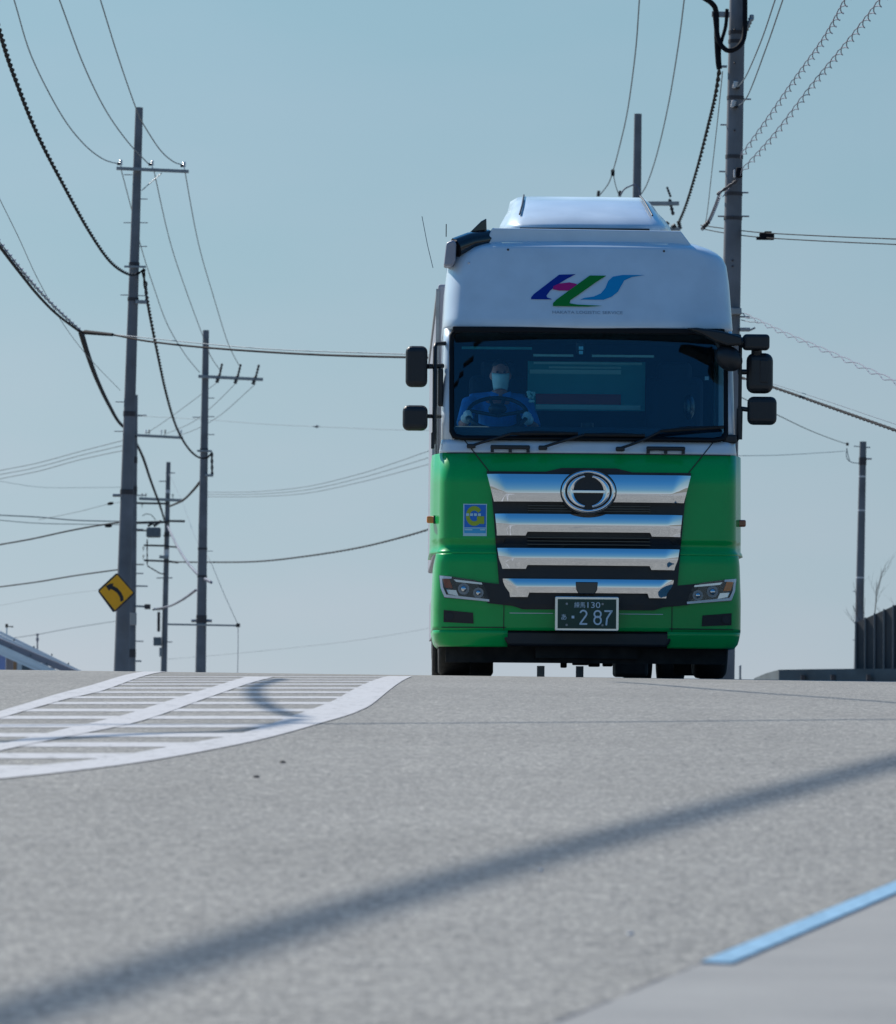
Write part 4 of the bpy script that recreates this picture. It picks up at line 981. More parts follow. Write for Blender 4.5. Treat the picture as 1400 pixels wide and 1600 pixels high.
# E: behind the truck's roof
PE = pole('concrete pole rising behind the roof of the truck, with its crossarm at roof level', 136, 985, 996.8, 178)
crossarm(PE, (930, 318), (1061, 318), .10); crossarm(PE, (1000, 320), (1052, 320), .05, 'arm_plate', -.1)
for a in (934.5, 968): slant(PE, (a, 307), (a + 1, 298), .05)
slant(PE, (1048, 308), (1042, 292), .035); slant(PE, (1046, 311), (1052, 336), .05); crossarm(PE, (985, 357), (1063, 358), .09, 'cable_bracket'); slant(PE, (1038, 355), (1044, 347), .07); slant(PE, (1056, 352), (1050, 356), .08)
slant(PE, (1060, 345), (1063, 358), .06, 'cable_clamp')
for a in ((970, 306), (977, 295), (986, 291)): pass
# F: big pole beside the truck
PF = pole('large concrete utility pole standing right behind the truck and rising out of the picture', 90, 1131, 1154.5, -120, rt=.125, rb=.185)
crossarm(PF, (1112, 22), (1140, 23), .09, 'cable_bracket', -.2); crossarm(PF, (1122, 104), (1136, 104), .04, 'cable_bracket', -.2)
for y in (48, 62, 150, 242, 300, 338): band(PF, y, .06, 'rust', .008)
for a, b in ((1166, 155), (1133, 195), (1131, 268), (1162, 301), (1129, 338), (1163, 338), (1164, 495)): bolt(PF, a, b, .16, r=.014)
for a, b in ((1150, 133), (1147, 163)): slant(PF, (a - 2, b + 5), (a, b - 6), .05, m='porcelain'); slant(PF, (a + 2, b + 6), (a + 2, b + 3), .05)
slant(PF, (1165, 48), (1174, 28), .05, 'bracket_arm', 'steel'); box_on(PF, 1171, 23, 1178, 32, .1, -.1, 'steel', 'bracket_head')
box_on(PF, 1150, 262, 1160, 278, .12, -.3, 'cable', 'splice_case'); box_on(PF, 1146, 265, 1149, 278, .08, -.3, 'porcelain', 'terminal_tag')
slant(PF, (1120, 304), (1152, 282), .03, 'bracket_arm', 'rust', -.3); box_on(PF, 1140, 482, 1158, 492, .3, -.1, 'steel', 'pole_clamp', .01); box_on(PF, 1156, 512, 1172, 518, .1, -.1, 'steel', 'lamp_arm', .01); slant(PF, (1172, 516), (1180, 512), .02, 'lamp_arm', 'steel')
for a in (48, 100, 205, 340, 408, 417): mb = MB(); c = rel(PF, W(1147 - (a > 300) * 3, a, 90)) - Vector((0, .16, 0)); mb.sphere(c, .018, 8, 6); mb.obj('shaft_hole_plug', MT['rust'], PF['e'])
def floop(name, pts, r, P, m='cable'):
    mb = MB(); mb.tube(catmull([rel(P, W(a, b, P['D'] + d)) for a, b, d in pts], 6), r, 8); return mb.obj(name, MT[m], P['e'])
floop('cable_loop', [(1098, -4, -.6), (1113, 6, -.4), (1119, 20, -.3), (1120, 60, -.3), (1122, 95, -.3), (1124, 108, -.3)], .045, PF)
floop('cable_loop', [(1117, 20, -.3), (1122, 60, -.35), (1132, 76, -.4), (1142, 79, -.4), (1155, 72, -.4), (1163, 55, -.3), (1164, 20, -.25), (1164, -30, -.25)], .042, PF)
floop('cable_loop', [(1136, 14, -.3), (1134, 40, -.3), (1128, 62, -.3), (1124, 80, -.3), (1125, 105, -.3)], .03, PF)
# G: pole at the far right
PG = pole('dark slim utility pole beside the dark fence at the far right', 183, 1341, 1348.5, 690, rt=.115, rb=.165)
for y in (740, 793, 898): band(PG, y, .05, 'porcelain', .004)
band(PG, 716, .25); bolt(PG, 1355, 717, .3, r=.03); bolt(PG, 1354, 699, .25, r=.02); bolt(PG, 1337, 924, .2); bolt(PG, 1337, 1000, .2)
slant(PG, (1326, 694), (1322, 694), .07, 'insulator'); slant(PG, (1344, 698), (1334, 697), .02, 'bracket_arm', 'steel')
for k in range(2): floop('jumper_cable', [(1323, 700, -.2), (1323 + 3 * k, 715, -.2), (1330, 722, -.2), (1343, 724, -.2)], .012, PG, 'wire')
# small far post seen just right of the truck's wheel
e = MB(); b = W(1156.5, 1062, 150); b.z = zr(b.x, 150) - .12; t = W(1156.5, 1041, 150); e.tube([Vector((0, 0, 0)), t - b], .03, 8); e.sphere(t - b, .035, 8, 6); e.tube([(0, 0, (t - b).z * .8), (0, 0, (t - b).z * .84)], .034, 8)
o = e.obj('marker_post', MT['steel']); o.location = b; tag(o, 'thin grey marker post beyond the crest just right of the truck wheel', 'post')

# ---------------------------------------------------------------- curve warning sign on pole A
sc = W(181, 926, 132.6); se = empty('warning_sign', sc); tag(se, 'yellow diamond warning sign with a black left curve arrow mounted on the tallest left pole', 'road sign')
def sg(px, py): p = W(px, py, 132.6) - sc; return (p.x, p.z)
mb = MB(); mb.prism([sg(*p) for p in ((184, 896), (210, 926), (209, 929), (180, 956), (176, 956), (153.5, 925), (154, 921), (181, 896))], 0, .03); mb.obj('sign_plate', MT['signk'], se)
mb = MB(); mb.prism([sg(*p) for p in ((183, 898), (208, 926), (179.5, 953.5), (155.5, 923.5))], -.006, .0); fc = mb.obj('sign_face', MT['signy'], se)
mb = MB(); mb.prism([sg(*p) for p in ((165, 915.5), (172, 912), (177.5, 911.5), (176, 915), (183, 918.5), (189, 925), (192.5, 932), (193.5, 938), (188.5, 940.5), (187, 933), (183, 926.5), (177, 922), (173, 920.5), (170.5, 923))], -.010, -.0061); mb.obj('arrow', MT['signk'], fc)
mb = MB(); mb.bar((.05, .04, .1), (.2, 1.3, .1), .04, .06); mb.bar((.02, .04, -.15), (.2, 1.3, -.15), .04, .06); mb.obj('sign_bracket', MT['steel'], se)
mb = MB(); p0, p1 = sg(199, 958), sg(211, 975); mb.box(((p0[0] + p1[0]) / 2, .9, (p0[1] + p1[1]) / 2), (.16, .1, .3)); mb.obj('reflector_plate', MT['signb'], se, .01)

# ---------------------------------------------------------------- wires
def wire(label, pts, r=.014, m='wire', name='power_line', cat='power line', group='overhead lines', twist=None, lead=None, n=8):
    P = [W(*p) for p in pts]
    if lead == 'start' : P.insert(0, P[0] + (P[0] - P[1]) * 1.3)
    if lead == 'end': P.append(P[-1] + (P[-1] - P[-2]) * 1.3)
    if lead == 'both': P.insert(0, P[0] + (P[0] - P[1]) * .8); P.append(P[-1] + (P[-1] - P[-2]) * .8)
    C = catmull(P, n); base = C[0].copy(); C = [c - base for c in C]
    mb = MB()
    if twist:
        amp, per, strands = twist
        # resample finely
        Ls = [0]
        for a, b in zip(C, C[1:]): Ls.append(Ls[-1] + (b - a).length)
        tot = Ls[-1]; N = min(1400, int(tot / (per / 8))); pts_ = []; k = 0
        for i in range(N + 1):
            s = tot * i / N
            while k < len(Ls) - 2 and Ls[k + 1] < s: k += 1
            q = C[k].lerp(C[k + 1], (s - Ls[k]) / max(1e-6, Ls[k + 1] - Ls[k])); pts_.append((s, q, (C[k + 1] - C[k]).normalized()))
        for st_ in range(strands):
            ph = 2 * math.pi * st_ / strands; out = []
            for s, q, t in pts_:
                x = t.cross(Vector((0, 0, 1))).normalized(); y = x.cross(t); a = 2 * math.pi * s / per + ph
                out.append(q + (x * math.cos(a) + y * math.sin(a)) * amp)
            mb.tube(out, r, 5)
        if strands == 1: mb.tube(C, r * .9, 6)
    else: mb.tube(C, r, 6)
    o = mb.obj(name, MT[m]); o.location = base
    tag(o, label, cat, group); return o
A_, C_ = 133.5, 209.5
wire('thin wire ending at the left tip of the tallest pole crossarm', [(22, 0, 100), (50, 90, 108), (95, 178, 117), (130, 224, 124), (160, 248, 129), (183, 255.5, 133)], lead='start')
wire('thin wire ending at the middle of the tallest pole crossarm', [(93, 0, 100), (130, 100, 108), (165, 172, 117), (200, 222, 126), (232, 256, 133)], lead='start')
wire('thin wire passing behind the top of the tallest pole to its right crossarm tip', [(157, 0, 101), (185, 90, 109), (212, 168, 118), (224, 194, 122), (250, 234, 128), (270, 252, 132), (283, 257, 133)], lead='start')
wire('thin wire from the left tip of the first crossarm down to the second pole', [(189, 264, 134), (205, 325, 146), (221, 388, 158), (240, 448, 170), (262, 508, 182), (290, 555, 196), (312, 582, 209)])
wire('thin wire from the middle of the first crossarm down to the slanted insulators', [(240, 264, 134), (265, 375, 150), (290, 452, 170), (318, 528, 190), (330, 558, 200), (343, 577, 209)])
wire('thin wire from the right tip of the first crossarm down to the slanted insulators', [(289, 268, 134), (310, 380, 152), (335, 468, 170), (357, 538, 190), (376, 575, 209)])
TW = (.021, 1.5, 2)
wire('thick black twisted cable sagging from the upper left corner to the tallest pole', [(0, 50, 78), (20, 112, 84), (58, 208, 94), (100, 290, 104), (140, 362, 115), (172, 408, 124), (198, 427, 131), (214, 428, 133.6), (226, 421, 133.6)], .021, 'cable', twist=TW, lead='start')
wire('black twisted cable dropping steeply from the tallest pole to the second pole', [(224, 424, 133.5), (229, 460, 136), (236, 500, 144), (247, 555, 155), (260, 615, 170), (275, 665, 185), (292, 697, 198), (308, 713, 208), (322, 716, 209.5), (331, 708, 209.5)],   .024, 'cable', twist=(.025, 2.2, 2))
wire('black cable curving from the second pole down to the transformer pole', [(317, 747, 212), (302, 766, 240), (285, 782, 280), (265, 791, 344)], .06, 'cable')
wire('black hanging cable from the left edge with thin ties, upper part before the branch', [(0, 386, 90), (30, 425, 96), (60, 462, 103), (90, 492, 110), (127, 520, 118)], .026, 'cable', lead='start')
wire('light messenger wire running along the black cable at the left edge', [(0, 379, 90), (30, 417, 96), (60, 452, 103), (92, 485, 110), (127, 517, 118)], .012, 'spiral', lead='start', twist=(.03, 1.2, 1))
wire('black cable continuing from the branch point down to the crossarm behind the tallest pole', [(127, 520, 118), (138, 556, 135), (152, 594, 160), (170, 632, 190), (188, 662, 225), (212, 681, 261)], .032, 'cable', twist=(.035, 2.4, 2))
wire('long black service cable crossing from the branch point to behind the truck mirror', [(127, 518, 118), (175, 523, 116), (230, 533, 114), (320, 543, 111), (450, 552, 107), (560, 556.5, 103), (690, 559, 99)], .022, 'cable')
wire('thin pale wire just above the long crossing service cable', [(127, 517, 118), (220, 527, 115), (330, 538, 111), (450, 547, 107), (690, 555, 99)], .010)
mb = MB(); q0, q1 = W(133, 519, 117), W(176, 523, 115.8); mb.tube([Vector((0, 0, 0)), (q1 - q0) * .3, q1 - q0], [.05, .045, .035], 8); o = mb.obj('cable_splice', MT['cable']); o.location = q0; tag(o, 'thick black splice sleeve on the crossing cable left of the tallest pole', 'cable splice')
wire('very thin wire at the left edge crossing down to the black branch cable', [(0, 312, 90), (30, 373, 96), (60, 438, 104), (100, 508, 116), (140, 560, 130), (188, 610, 150)], .007, lead='start')
for k, (a, lb) in enumerate(((0, 'topmost'), (6.5, 'middle'), (13, 'lowest'))):
    wire('%s of three faint wires rising from the left edge to the tallest pole' % lb, [(0, 735 + a, 300), (60, 723 + a, 290), (130, 704 + a, 280), (212, 683 + a * 1.3, 265)], .022, lead='start')
    wire('%s of three faint wires sagging from the second pole to the truck side' % lb, [(320, 769 + a * .55, 300), (400, 768 + a * .6, 290), (480, 760 + a * .8, 280), (560, 741 + a, 270), (620, 722 + a * 1.3, 262), (685, 699 + a * 1.7, 255)], .018)
wire('thin line from the crossarm behind the tallest pole up to the leftmost slanted insulator', [(229, 677, 262), (262, 655, 245), (300, 627, 230), (340, 597, 210)], .014)
wire('thin line from the crossarm behind the tallest pole up to the middle slanted insulator', [(256, 679, 262), (300, 660, 245), (335, 632, 228), (369, 598, 210)], .014)
wire('thin line from the crossarm behind the tallest pole up to the rightmost slanted insulator', [(281, 680, 262), (312, 668, 245), (345, 648, 228), (375, 622, 216), (399, 600, 210)], .014)
wire('faint horizontal wire with a small bead between the second pole and the truck mirror', [(214, 650, 262), (310, 655, 255), (420, 663, 245), (495, 666.5, 238), (600, 671, 230), (700, 673, 222)], .010)
mb = MB(); mb.sphere((0, 0, 0), (.09, .06, .06), 8, 6); mb.tube([(-.16, 0, 0), (.16, 0, 0)], .02, 6); o = mb.obj('wire_bead', MT['wire']); o.location = W(495, 666.5, 238); tag(o, 'small dark bead clamped on the faint horizontal wire', 'wire fitting')
wire('black cable curving up from the transformer pole to the truck side marker', [(262, 878, 344), (317, 878.5, 330), (400, 877.5, 310), (480, 869, 290), (560, 856, 270), (630, 839, 250), (690, 821, 235)], .032, 'cable', twist=(.02, 3, 2))
wire('black cable rising from the left edge to the pole bracket just above the sign', [(0, 851, 250), (50, 842, 245), (110, 829, 240), (160, 820, 236), (205, 814, 232)], .035, 'cable', lead='start')
wire('black cable from the left edge reaching the pole right behind the top of the sign', [(0, 917, 250), (60, 909, 245), (120, 899, 240), (200, 888, 232)], .03, 'cable', lead='start')
wire('pale grey level line at the left edge, upper of a pair meeting the tallest pole', [(0, 805, 300), (60, 808, 300), (120, 813, 300), (200, 815, 300)], .03, lead='start')
wire('pale grey level line at the left edge, lower of a pair meeting the tallest pole', [(0, 813, 300), (70, 818, 300), (200, 820, 300)], .02, lead='start')
wire('short rising line with a black sleeve left of the tallest pole', [(60, 812, 270), (120, 800, 262), (172, 787, 255), (205, 783, 250)], .014)
for lb, p, q in (('black sleeve on the upper short line left of the tallest pole', (168, 787.5), (177, 786)), ('black sleeve on the black cable left of the tallest pole', (164, 822), (175, 821.5))):
    q0, q1 = W(*p, 238), W(*q, 238); mb = MB(); mb.tube([Vector((0, 0, 0)), (q1 - q0) * .5, q1 - q0], [.05, .075, .05], 8); o = mb.obj('cable_splice', MT['cable']); o.location = q0; tag(o, lb, 'cable splice', 'cable sleeves by the left pole')
wire('faint long line with a tiny bead at far left above the pale pair', [(0, 752, 300), (60, 761, 300), (120, 762, 300), (205, 761, 300)], .009, lead='start')
wire('very faint line rising from the pale railing to the pole below the sign', [(20, 997, 300), (60, 991, 300), (120, 980, 300), (205, 967, 300)], .014)
wire('dark cable descending from the tallest pole to the transformer pole top', [(213, 692, 262), (224, 716, 275), (236, 752, 300), (250, 790, 330), (257, 812, 344)], .035, 'cable', twist=(.04, 2.4, 2))
wire('pale cable sloping from the transformer pole to the band low on the second pole', [(262, 822, 344), (275, 850, 310), (290, 875, 275), (305, 893, 240), (318, 903, 212), (330, 910, 205)], .035, 'spiral', twist=(.03, 1.2, 2))
wire('pale sagging cable between the transformer pole and second pole near the road', [(245, 951, 344), (265, 947, 320), (285, 937, 270), (306, 922, 214)], .03, 'spiral', twist=(.03, 1.2, 2))
wire('thin guy line slanting down to the end of the outrigger arm', [(318, 860, 212), (330, 880, 211), (350, 928, 210), (371, 974, 209.8)], .010)
wire('thin pale line hanging from the outrigger arm down to the road crest', [(372, 979, 209.8), (372, 1010, 209.8), (371, 1064, 209.8)], .012, 'spiral')
wire('thin faint line from the transformer pole top down behind the second pole', [(264, 740, 344), (285, 785, 330), (305, 840, 310), (318, 862, 300)], .012)
wire('faint low line just above the crest between the second pole and the truck', [(262, 1030, 344), (400, 1018, 330), (560, 1000, 320), (690, 978, 310)], .010)
# upper right
wire('thin wire from the top edge to the black connector above the truck roof', [(999, 0, 104), (993, 80, 110), (981, 170, 120), (969, 225, 127), (957.5, 268, 133), (950, 288, 135), (936, 306, 136)], lead='start')
wire('thin wire from the top edge running down just right of the pole behind the roof', [(1069, 0, 104), (1060, 70, 110), (1045, 160, 120), (1028, 235, 128), (1012, 285, 134), (1000, 306, 136)], lead='start')
wire('short jumper forking down from the black fitting to the crossarm behind the roof', [(957.5, 268, 133), (962, 290, 135), (968, 307, 136)], .012)
mb = MB(); mb.tube([Vector((0, 0, -.06)), Vector((0, 0, .06))], .045, 8); mb.sphere((0, 0, .06), .05, 8, 6); o = mb.obj('wire_connector', MT['cable']); o.location = W(957.5, 271, 133); tag(o, 'black connector on the thin wire left of the pole behind the roof', 'wire fitting')
wire('pale jumper loop arching over to the pole top behind the truck roof', [(969, 306, 135.6), (975, 296, 135.6), (984, 291, 135.6), (992, 289, 135.6), (998, 295, 135.6), (1000, 309, 135.6)], .02, 'spiral')
wire('thick black twisted cable slanting from the big pole down to the truck roof', [(1125, 104, 90), (1118, 150, 95), (1106, 200, 104), (1090, 262, 114), (1073, 318, 126), (1060, 350, 135.5)], .020, 'cable', twist=(.021, 2.0, 2))
wire('very thin wire just right of the thick twisted cable above the truck', [(1129, 112, 90), (1122, 180, 97), (1112, 270, 108), (1103, 345, 120), (1095, 356, 125)], .009)
wire('left of two thin wires from the top edge to the big pole insulators', [(1211, 0, 72), (1190, 62, 78), (1166, 118, 86), (1152, 137, 90)], .010, lead='start')
wire('right of two thin wires from the top edge to the big pole insulators', [(1223, 0, 72), (1196, 78, 79), (1168, 150, 88), (1150, 168, 90)], .010, lead='start')
SP = (.042, 2.0, 2)
wire('upper spiral wrapped cable from the top edge to the big pole', [(1326, -4, 66), (1290, 60, 72), (1240, 130, 79), (1195, 195, 85), (1158, 246, 89.7)], .008, 'spiral', twist=SP, lead='start')
wire('lower spiral wrapped cable from the top right corner across the big pole', [(1382, -4, 64), (1330, 62, 70), (1270, 135, 77), (1210, 213, 84), (1160, 268, 89.5), (1126, 305, 89.6)], .008, 'spiral', twist=SP, lead='start')
wire('short spiral wrapped tail left of the big pole below the bracket', [(1124, 306, 89.6), (1117, 325, 92), (1108, 345, 95), (1097, 358, 98)], .010, 'spiral', twist=(.025, .4, 1))
wire('upper of two level wires carrying the black box right of the big pole', [(1095, 352, 96), (1132, 357, 92), (1190, 363.5, 88), (1290, 369, 82), (1400, 373.5, 76)], .009, 'cable', lead='end')
wire('lower of two level wires carrying the black box right of the big pole', [(1100, 358, 96), (1132, 364, 92), (1190, 371, 88), (1290, 377, 82), (1400, 382, 76)], .009, 'cable', lead='end')
slant(PF, (1098, 356), (1108, 346), .045, 'terminal_block', 'rust', 2)
c = W(1198, 369.5, 87.6); mb = MB(); mb.box((0, 0, 0), (.24, .12, .11)); mb.box((-.13, 0, -.03), (.08, .08, .05)); mb.box((.02, 0, .07), (.12, .05, .03)); o = mb.obj('junction_box', MT['cable'], None, .012); o.location = c; tag(o, 'black junction box hanging on the two level wires right of the big pole', 'junction box')
wire('spiral wrapped cable from the big pole sloping down to the right edge above the mirrors', [(1158, 490, 90), (1185, 502, 88), (1225, 521, 85), (1300, 553, 80), (1400, 598, 74)], .008, 'spiral', twist=(.034, 2.4, 2), lead='end')
wire('short second strand joining the spiral cable by the big pole', [(1158, 500, 90), (1172, 503, 89), (1184, 503, 88)], .008, 'wire')
wire('black twisted cable sloping from behind the main mirror to the right edge', [(1140, 585, 96), (1210, 606, 92), (1290, 634, 86), (1400, 673, 78)], .016, 'cable', twist=(.012, .9, 2), lead='end')
wire('thin pale wire just above the black twisted cable at the right edge', [(1140, 578, 96), (1215, 602, 92), (1290, 626, 86), (1400, 663, 78)], .007, lead='end')
wire('thin line from behind the lower mirror to the top of the far right pole', [(1140, 612, 130), (1218, 650, 140), (1262, 671, 155), (1300, 686, 170), (1324, 694, 182.5)], .011, 'cable')
wire('very faint level line meeting the far right pole top from the truck side', [(1140, 712, 150), (1220, 711, 160), (1320, 705, 182)], .008)
wire('faint thin line crossing the lower left sky below the three faint wires', [(0, 946, 320), (90, 930, 315), (200, 917, 310)], .008, lead='start')

# overhead cables outside the picture whose shadows fall on the road
def shadow_wire(label, pix, H, r, ext=(0, 0), twist=None):
    P = []
    for i, p in enumerate(pix):
        g = ground(*p); h = H if not isinstance(H, (list, tuple)) else H[0] + (H[1] - H[0]) * i / (len(pix) - 1)
        P.append(g + SDIR * (h / SDIR.z))
    d0 = (P[0] - P[1]).normalized(); d1 = (P[-1] - P[-2]).normalized()
    if ext[0]: P.insert(0, P[0] + d0 * ext[0])
    if ext[1]: P.append(P[-1] + d1 * ext[1])
    C = catmull(P, 8); base = C[0].copy(); mb = MB(); mb.tube([c - base for c in C], r, 8)
    o = mb.obj('power_line', MT['cable']); o.location = base; tag(o, label, 'power line', 'overhead lines'); return o
shadow_wire('heavy bundled cable high above the road whose wide shadow slants across the foreground', [(10, 1588), (700, 1378), (1400, 1190)], (15.0, 15.6), .061, (6, 8))
shadow_wire('overhead cable crossing the road whose thin level shadow falls ahead of the truck', [(20, 1134), (500, 1131), (950, 1128), (1390, 1124)], (7.5, 8), .022, (3, 9))
shadow_wire('overhead cable whose thin slanting shadow falls right of the truck', [(1000, 1068), (1150, 1080), (1400, 1098)], (8, 8), .028, (1, 6))
shadow_wire('overhead cable whose curved shadow falls on the far part of the hatched marking', [(440, 1061), (402, 1072), (400, 1088), (425, 1107), (470, 1122)], (7.5, 8), .035, (0, 0))
shadow_wire('overhead cable whose dark shadow falls on the near part of the hatched marking', [(470, 1124), (380, 1141), (250, 1146), (40, 1157)], (7.5, 8), .035, (0, 3))

# ---------------------------------------------------------------- right side: wall, fence, tree
def wall_strip(path, top_py, thick, name, m, label, cat, down=None):
    """path: (px, D) ; top_py rows"""
    P = [W(px, tp, D) for (px, D), tp in zip(path, top_py)]; base = Vector((P[0].x, P[0].y, zr(P[0].x, P[0].y) - .12)); mb = MB()
    vs = []
    for i, p in enumerate(P):
        a = P[max(0, i - 1)]; b = P[min(len(P) - 1, i + 1)]; t = (b - a); t.z = 0; t.normalize(); nrm = Vector((t.y, -t.x, 0)) * thick / 2
        g = zr(p.x, p.y) - .2 if down is None else p.z - down
        vs += [Vector((p.x + nrm.x, p.y + nrm.y, p.z)) - base, Vector((p.x - nrm.x, p.y - nrm.y, p.z)) - base, Vector((p.x + nrm.x, p.y + nrm.y, g)) - base, Vector((p.x - nrm.x, p.y - nrm.y, g)) - base]
    fs = []
    for i in range(len(P) - 1):
        k = i * 4; fs += [(k, k + 4, k + 5, k + 1), (k, k + 2, k + 6, k + 4), (k + 1, k + 5, k + 7, k + 3), (k + 2, k + 3, k + 7, k + 6)]
    fs += [(0, 1, 3, 2), (len(vs) - 4, len(vs) - 2, len(vs) - 1, len(vs) - 3)]
    mb.add(vs, fs); o = mb.obj(name, m); o.location = base; tag(o, label, cat); return o, base
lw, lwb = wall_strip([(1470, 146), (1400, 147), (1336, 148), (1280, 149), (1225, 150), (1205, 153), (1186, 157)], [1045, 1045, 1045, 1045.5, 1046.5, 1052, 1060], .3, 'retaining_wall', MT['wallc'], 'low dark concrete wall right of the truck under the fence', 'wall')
for px, D in ((1254, 149.4), (1301, 148.6), (1357, 147.6)):
    p = W(px, 1056, D - .25); mb = MB(); mb.box(p - lwb - Vector((0, 0, .22)), (.10, .12, .5)); mb.obj('wall_joint', MT['rust'], lw)
fe, fb = None, None
D0, D1 = 149.5, 148
fbase = W(1340, 1044, D0); fbase.z = zr(fbase.x, D0); fence = empty('panel_fence', fbase); tag(fence, 'tall dark panel fence with thin posts rising toward the right edge above the wall', 'fence')
NP = 6
for i in range(NP):
    t0, t1 = i / 4.3, (i + 1) / 4.3
    def fpt(t, top):
        px = 1337 + 63 * t; D = D0 + (D1 - D0) * min(t, 1.4); py = (973 - 28 * t) if top else 1046.5; return W(px, py, D) - fbase
    a, b, c, d = fpt(t0, 0), fpt(t1, 0), fpt(t1, 1), fpt(t0, 1); off = Vector((.03, .05, 0))
    mb = MB(); mb.add([a, b, c, d, a + off, b + off, c + off, d + off], [(0, 1, 2, 3), (7, 6, 5, 4), (0, 4, 5, 1), (1, 5, 6, 2), (2, 6, 7, 3), (3, 7, 4, 0)]); mb.obj('fence_panel', MT['fence'], fence)
    if i % 2 == 0 or True:
        mb = MB(); mb.bar(a + Vector((0, -.04, 0)), d + Vector((0, -.04, .03)), .05, .05, Vector((0, 1, 0))); mb.obj('fence_post', MT['fpost'], fence)
tb = W(1383, 1040, 175); tb.z = zr(tb.x, 175) - .1; tree = empty('bare_tree', tb); tag(tree, 'leafless tree with thin branches showing above the dark fence at the right edge', 'tree')
mb = MB()
rnd = random.Random(3)
def branch(p, d, L, r, lev):
    pts = [p]; q = p.copy(); dd = d.copy()
    for k in range(5):
        dd = (dd + Vector((rnd.uniform(-.15, .15), rnd.uniform(-.15, .15), .05))).normalized(); q = q + dd * L / 5; pts.append(q.copy())
    mb.tube(pts, [r * (1 - .13 * i) for i in range(6)], 5)
    if lev < 4:
        for k in range(3 if lev < 2 else 2):
            s = pts[2 + k % 3 + (1 if lev == 0 else 0)] if 2 + k % 3 < 5 else pts[5]; az = rnd.uniform(0, 6.28)
            nd = (dd + Vector((math.cos(az), math.sin(az), .3)) * .75).normalized(); branch(s, nd, L * .62, r * .5, lev + 1)
top = W(1383, 905, 175) - tb
branch(Vector((0, 0, 0)), Vector((0, 0, 1)), top.z * .62, .045, 0); mb.obj('branches', MT['bark'], tree)

# ---------------------------------------------------------------- left: footbridge ramp, building, lamp posts
bb = W(60, 1040, 240); bb.z = zr(bb.x, 240) - .1; br = empty('footbridge', bb); tag(br, 'pale blue railed footbridge ramp descending to the right at the left edge', 'footbridge')
def rampbar(p0, p1, wd, hd, name, m, dd=0):
    a, b = W(*p0, 240 + dd) - bb, W(*p1, 240 + dd) - bb; d = (b - a).normalized(); mb = MB(); mb.bar(a - d * 3, b + d * .6, wd, hd); return mb.obj(name, MT[m], br)
rampbar((0, 1002.5), (112, 1050), .5, .28, 'deck_beam', 'beam', -.9)
for p0, p1, s in (((0, 988), (120, 1047), .12), ((0, 993), (116, 1048), .08), ((10, 1000), (116, 1050), .07)): rampbar(p0, p1, .06, s, 'hand_rail', 'rail', .9)
for p0, p1, s in (((0, 1012), (82, 1050), .14), ((0, 1017), (74, 1050), .10), ((0, 1021), (66, 1050), .12), ((0, 1008), (92, 1050), .06)): rampbar(p0, p1, .06, s, 'side_rail', 'rail', -1.3)
mb = MB()
for k in range(34):
    px = -4 + k * 3.6; mb.bar(W(px, 988 + 59 * px / 120, 240.9) - bb, W(px, 1001 + 46 * px / 112, 240.9) - bb, .035, .035, Vector((0, 1, 0)))
    px = -4 + k * 2.6; mb.bar(W(px, 1008 + 42 * px / 92, 238.7) - bb, W(px, min(1050, 1021 + 29 * px / 66), 238.7) - bb, .035, .035, Vector((0, 1, 0)))
mb.obj('balusters', MT['rail'], br)
for a, b in ((22, 1000), (53, 1011), (81, 1023), (107, 1037), (17, 1012), (48, 1024), (73, 1037), (13, 1015), (43, 1027), (22, 1025), (52, 1035)):
    mb = MB(); c = W(a, b, 238.7) - bb; mb.box(c, (.06, .05, .09)); mb.obj('rail_bolt', MT['trafo'], br)
mb = MB(); c = W(-20, 1030, 240) - bb; mb.box((c.x, 0, c.z / 2), (.5, .5, abs(c.z) + 1)); mb.obj('bridge_pier', MT['beam'], br)
for px in (15, 80):
    mb = MB(); t = 988 + 59 * px / 120 + 15; c = W(px, t, 240) - bb; mb.box((c.x, 0, c.z / 2), (.3, .3, abs(c.z))); mb.obj('bridge_pier', MT['beam'], br)
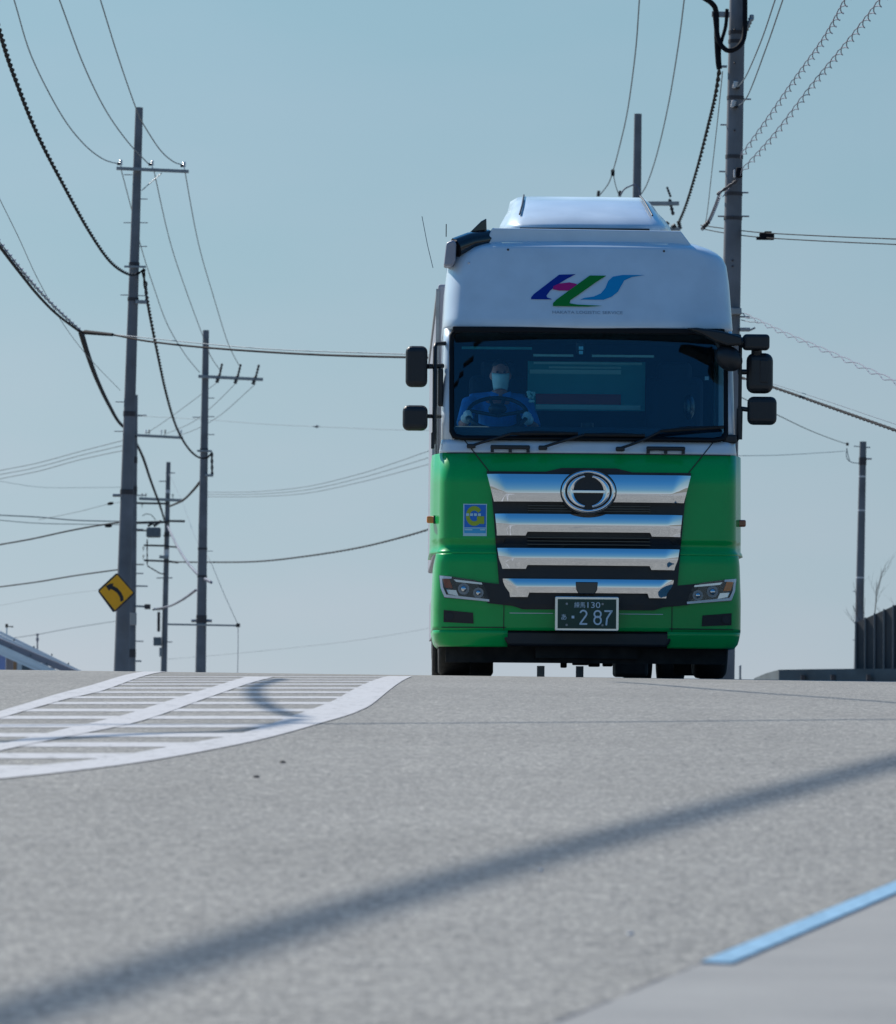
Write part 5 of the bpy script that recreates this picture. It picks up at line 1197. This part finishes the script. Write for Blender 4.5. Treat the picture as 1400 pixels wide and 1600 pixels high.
gb = W(28, 1045, 300); gb.z = zr(gb.x, 300) - .1; bl = empty('workshop_building', gb); tag(bl, 'low building with blue and brown cladding under the footbridge ramp at the left edge', 'building')
def bx_(x0, y0, x1, y1, D, dep, m, name, par=None):
    a, b = W(x0, y0, D) - gb, W(x1, y1, D) - gb; mb = MB(); mb.box(((a.x + b.x) / 2, a.y + dep / 2, (a.z + b.z) / 2), (abs(b.x - a.x), dep, abs(a.z - b.z))); return mb.obj(name, MT[m], par or bl)
bx_(-60, 1022, 10, 1100, 300, 8, 'bldb', 'wall'); bx_(10.3, 1024, 12, 1100, 299.9, 8, 'bldw', 'wall_trim'); bx_(12.3, 1026, 26, 1100, 300, 8, 'bldo', 'wall'); bx_(26.3, 1028, 34, 1100, 300, 8, 'bldw', 'wall'); bx_(34.3, 1030, 46, 1100, 300, 8, 'trafo', 'wall'); bx_(46.3, 1036, 58, 1100, 300, 8, 'beam', 'wall')
bx_(12, 1034, 14.5, 1048, 299.9, .08, 'bldg', 'doorway'); bx_(-62, 1020.5, 11, 1022, 299.8, 8.5, 'bldr', 'roof')
for (px, y0, y1, D, lb, kind) in ((58.5, 990, 1010, 260, 'thin reddish mast standing behind the footbridge railing', 0), (10.5, 976, 992, 260, 'small far lamp with a black head above the footbridge at the left edge', 1)):
    b = W(px, 1045, D); b.z = zr(b.x, D); t = W(px, y0, D) - b; e = empty('mast', b); tag(e, lb, 'mast' if kind == 0 else 'lamp')
    mb = MB(); mb.tube([Vector((0, 0, 0)), t], [.05, .035], 8); mb.obj('pole_shaft', MT['beam'] if kind == 0 else MT['rail'], e)
    mb = MB()
    if kind: mb.box(t + Vector((0, 0, -.05)), (.12, .12, .17)); mb.box(t + Vector((.17, 0, -.09)), (.22, .04, .04)); mb.box(t + Vector((.27, 0, -.1)), (.08, .06, .07))
    else: mb.tube([t - Vector((0, 0, .35)), t - Vector((0, 0, .2))], .07, 8); mb.tube([t - Vector((0, 0, .1)), t], .07, 8)
    mb.obj('lamp_head' if kind else 'mast_fitting', MT['cable'] if kind else MT['beam'], e)
print('objects', len(bpy.data.objects))
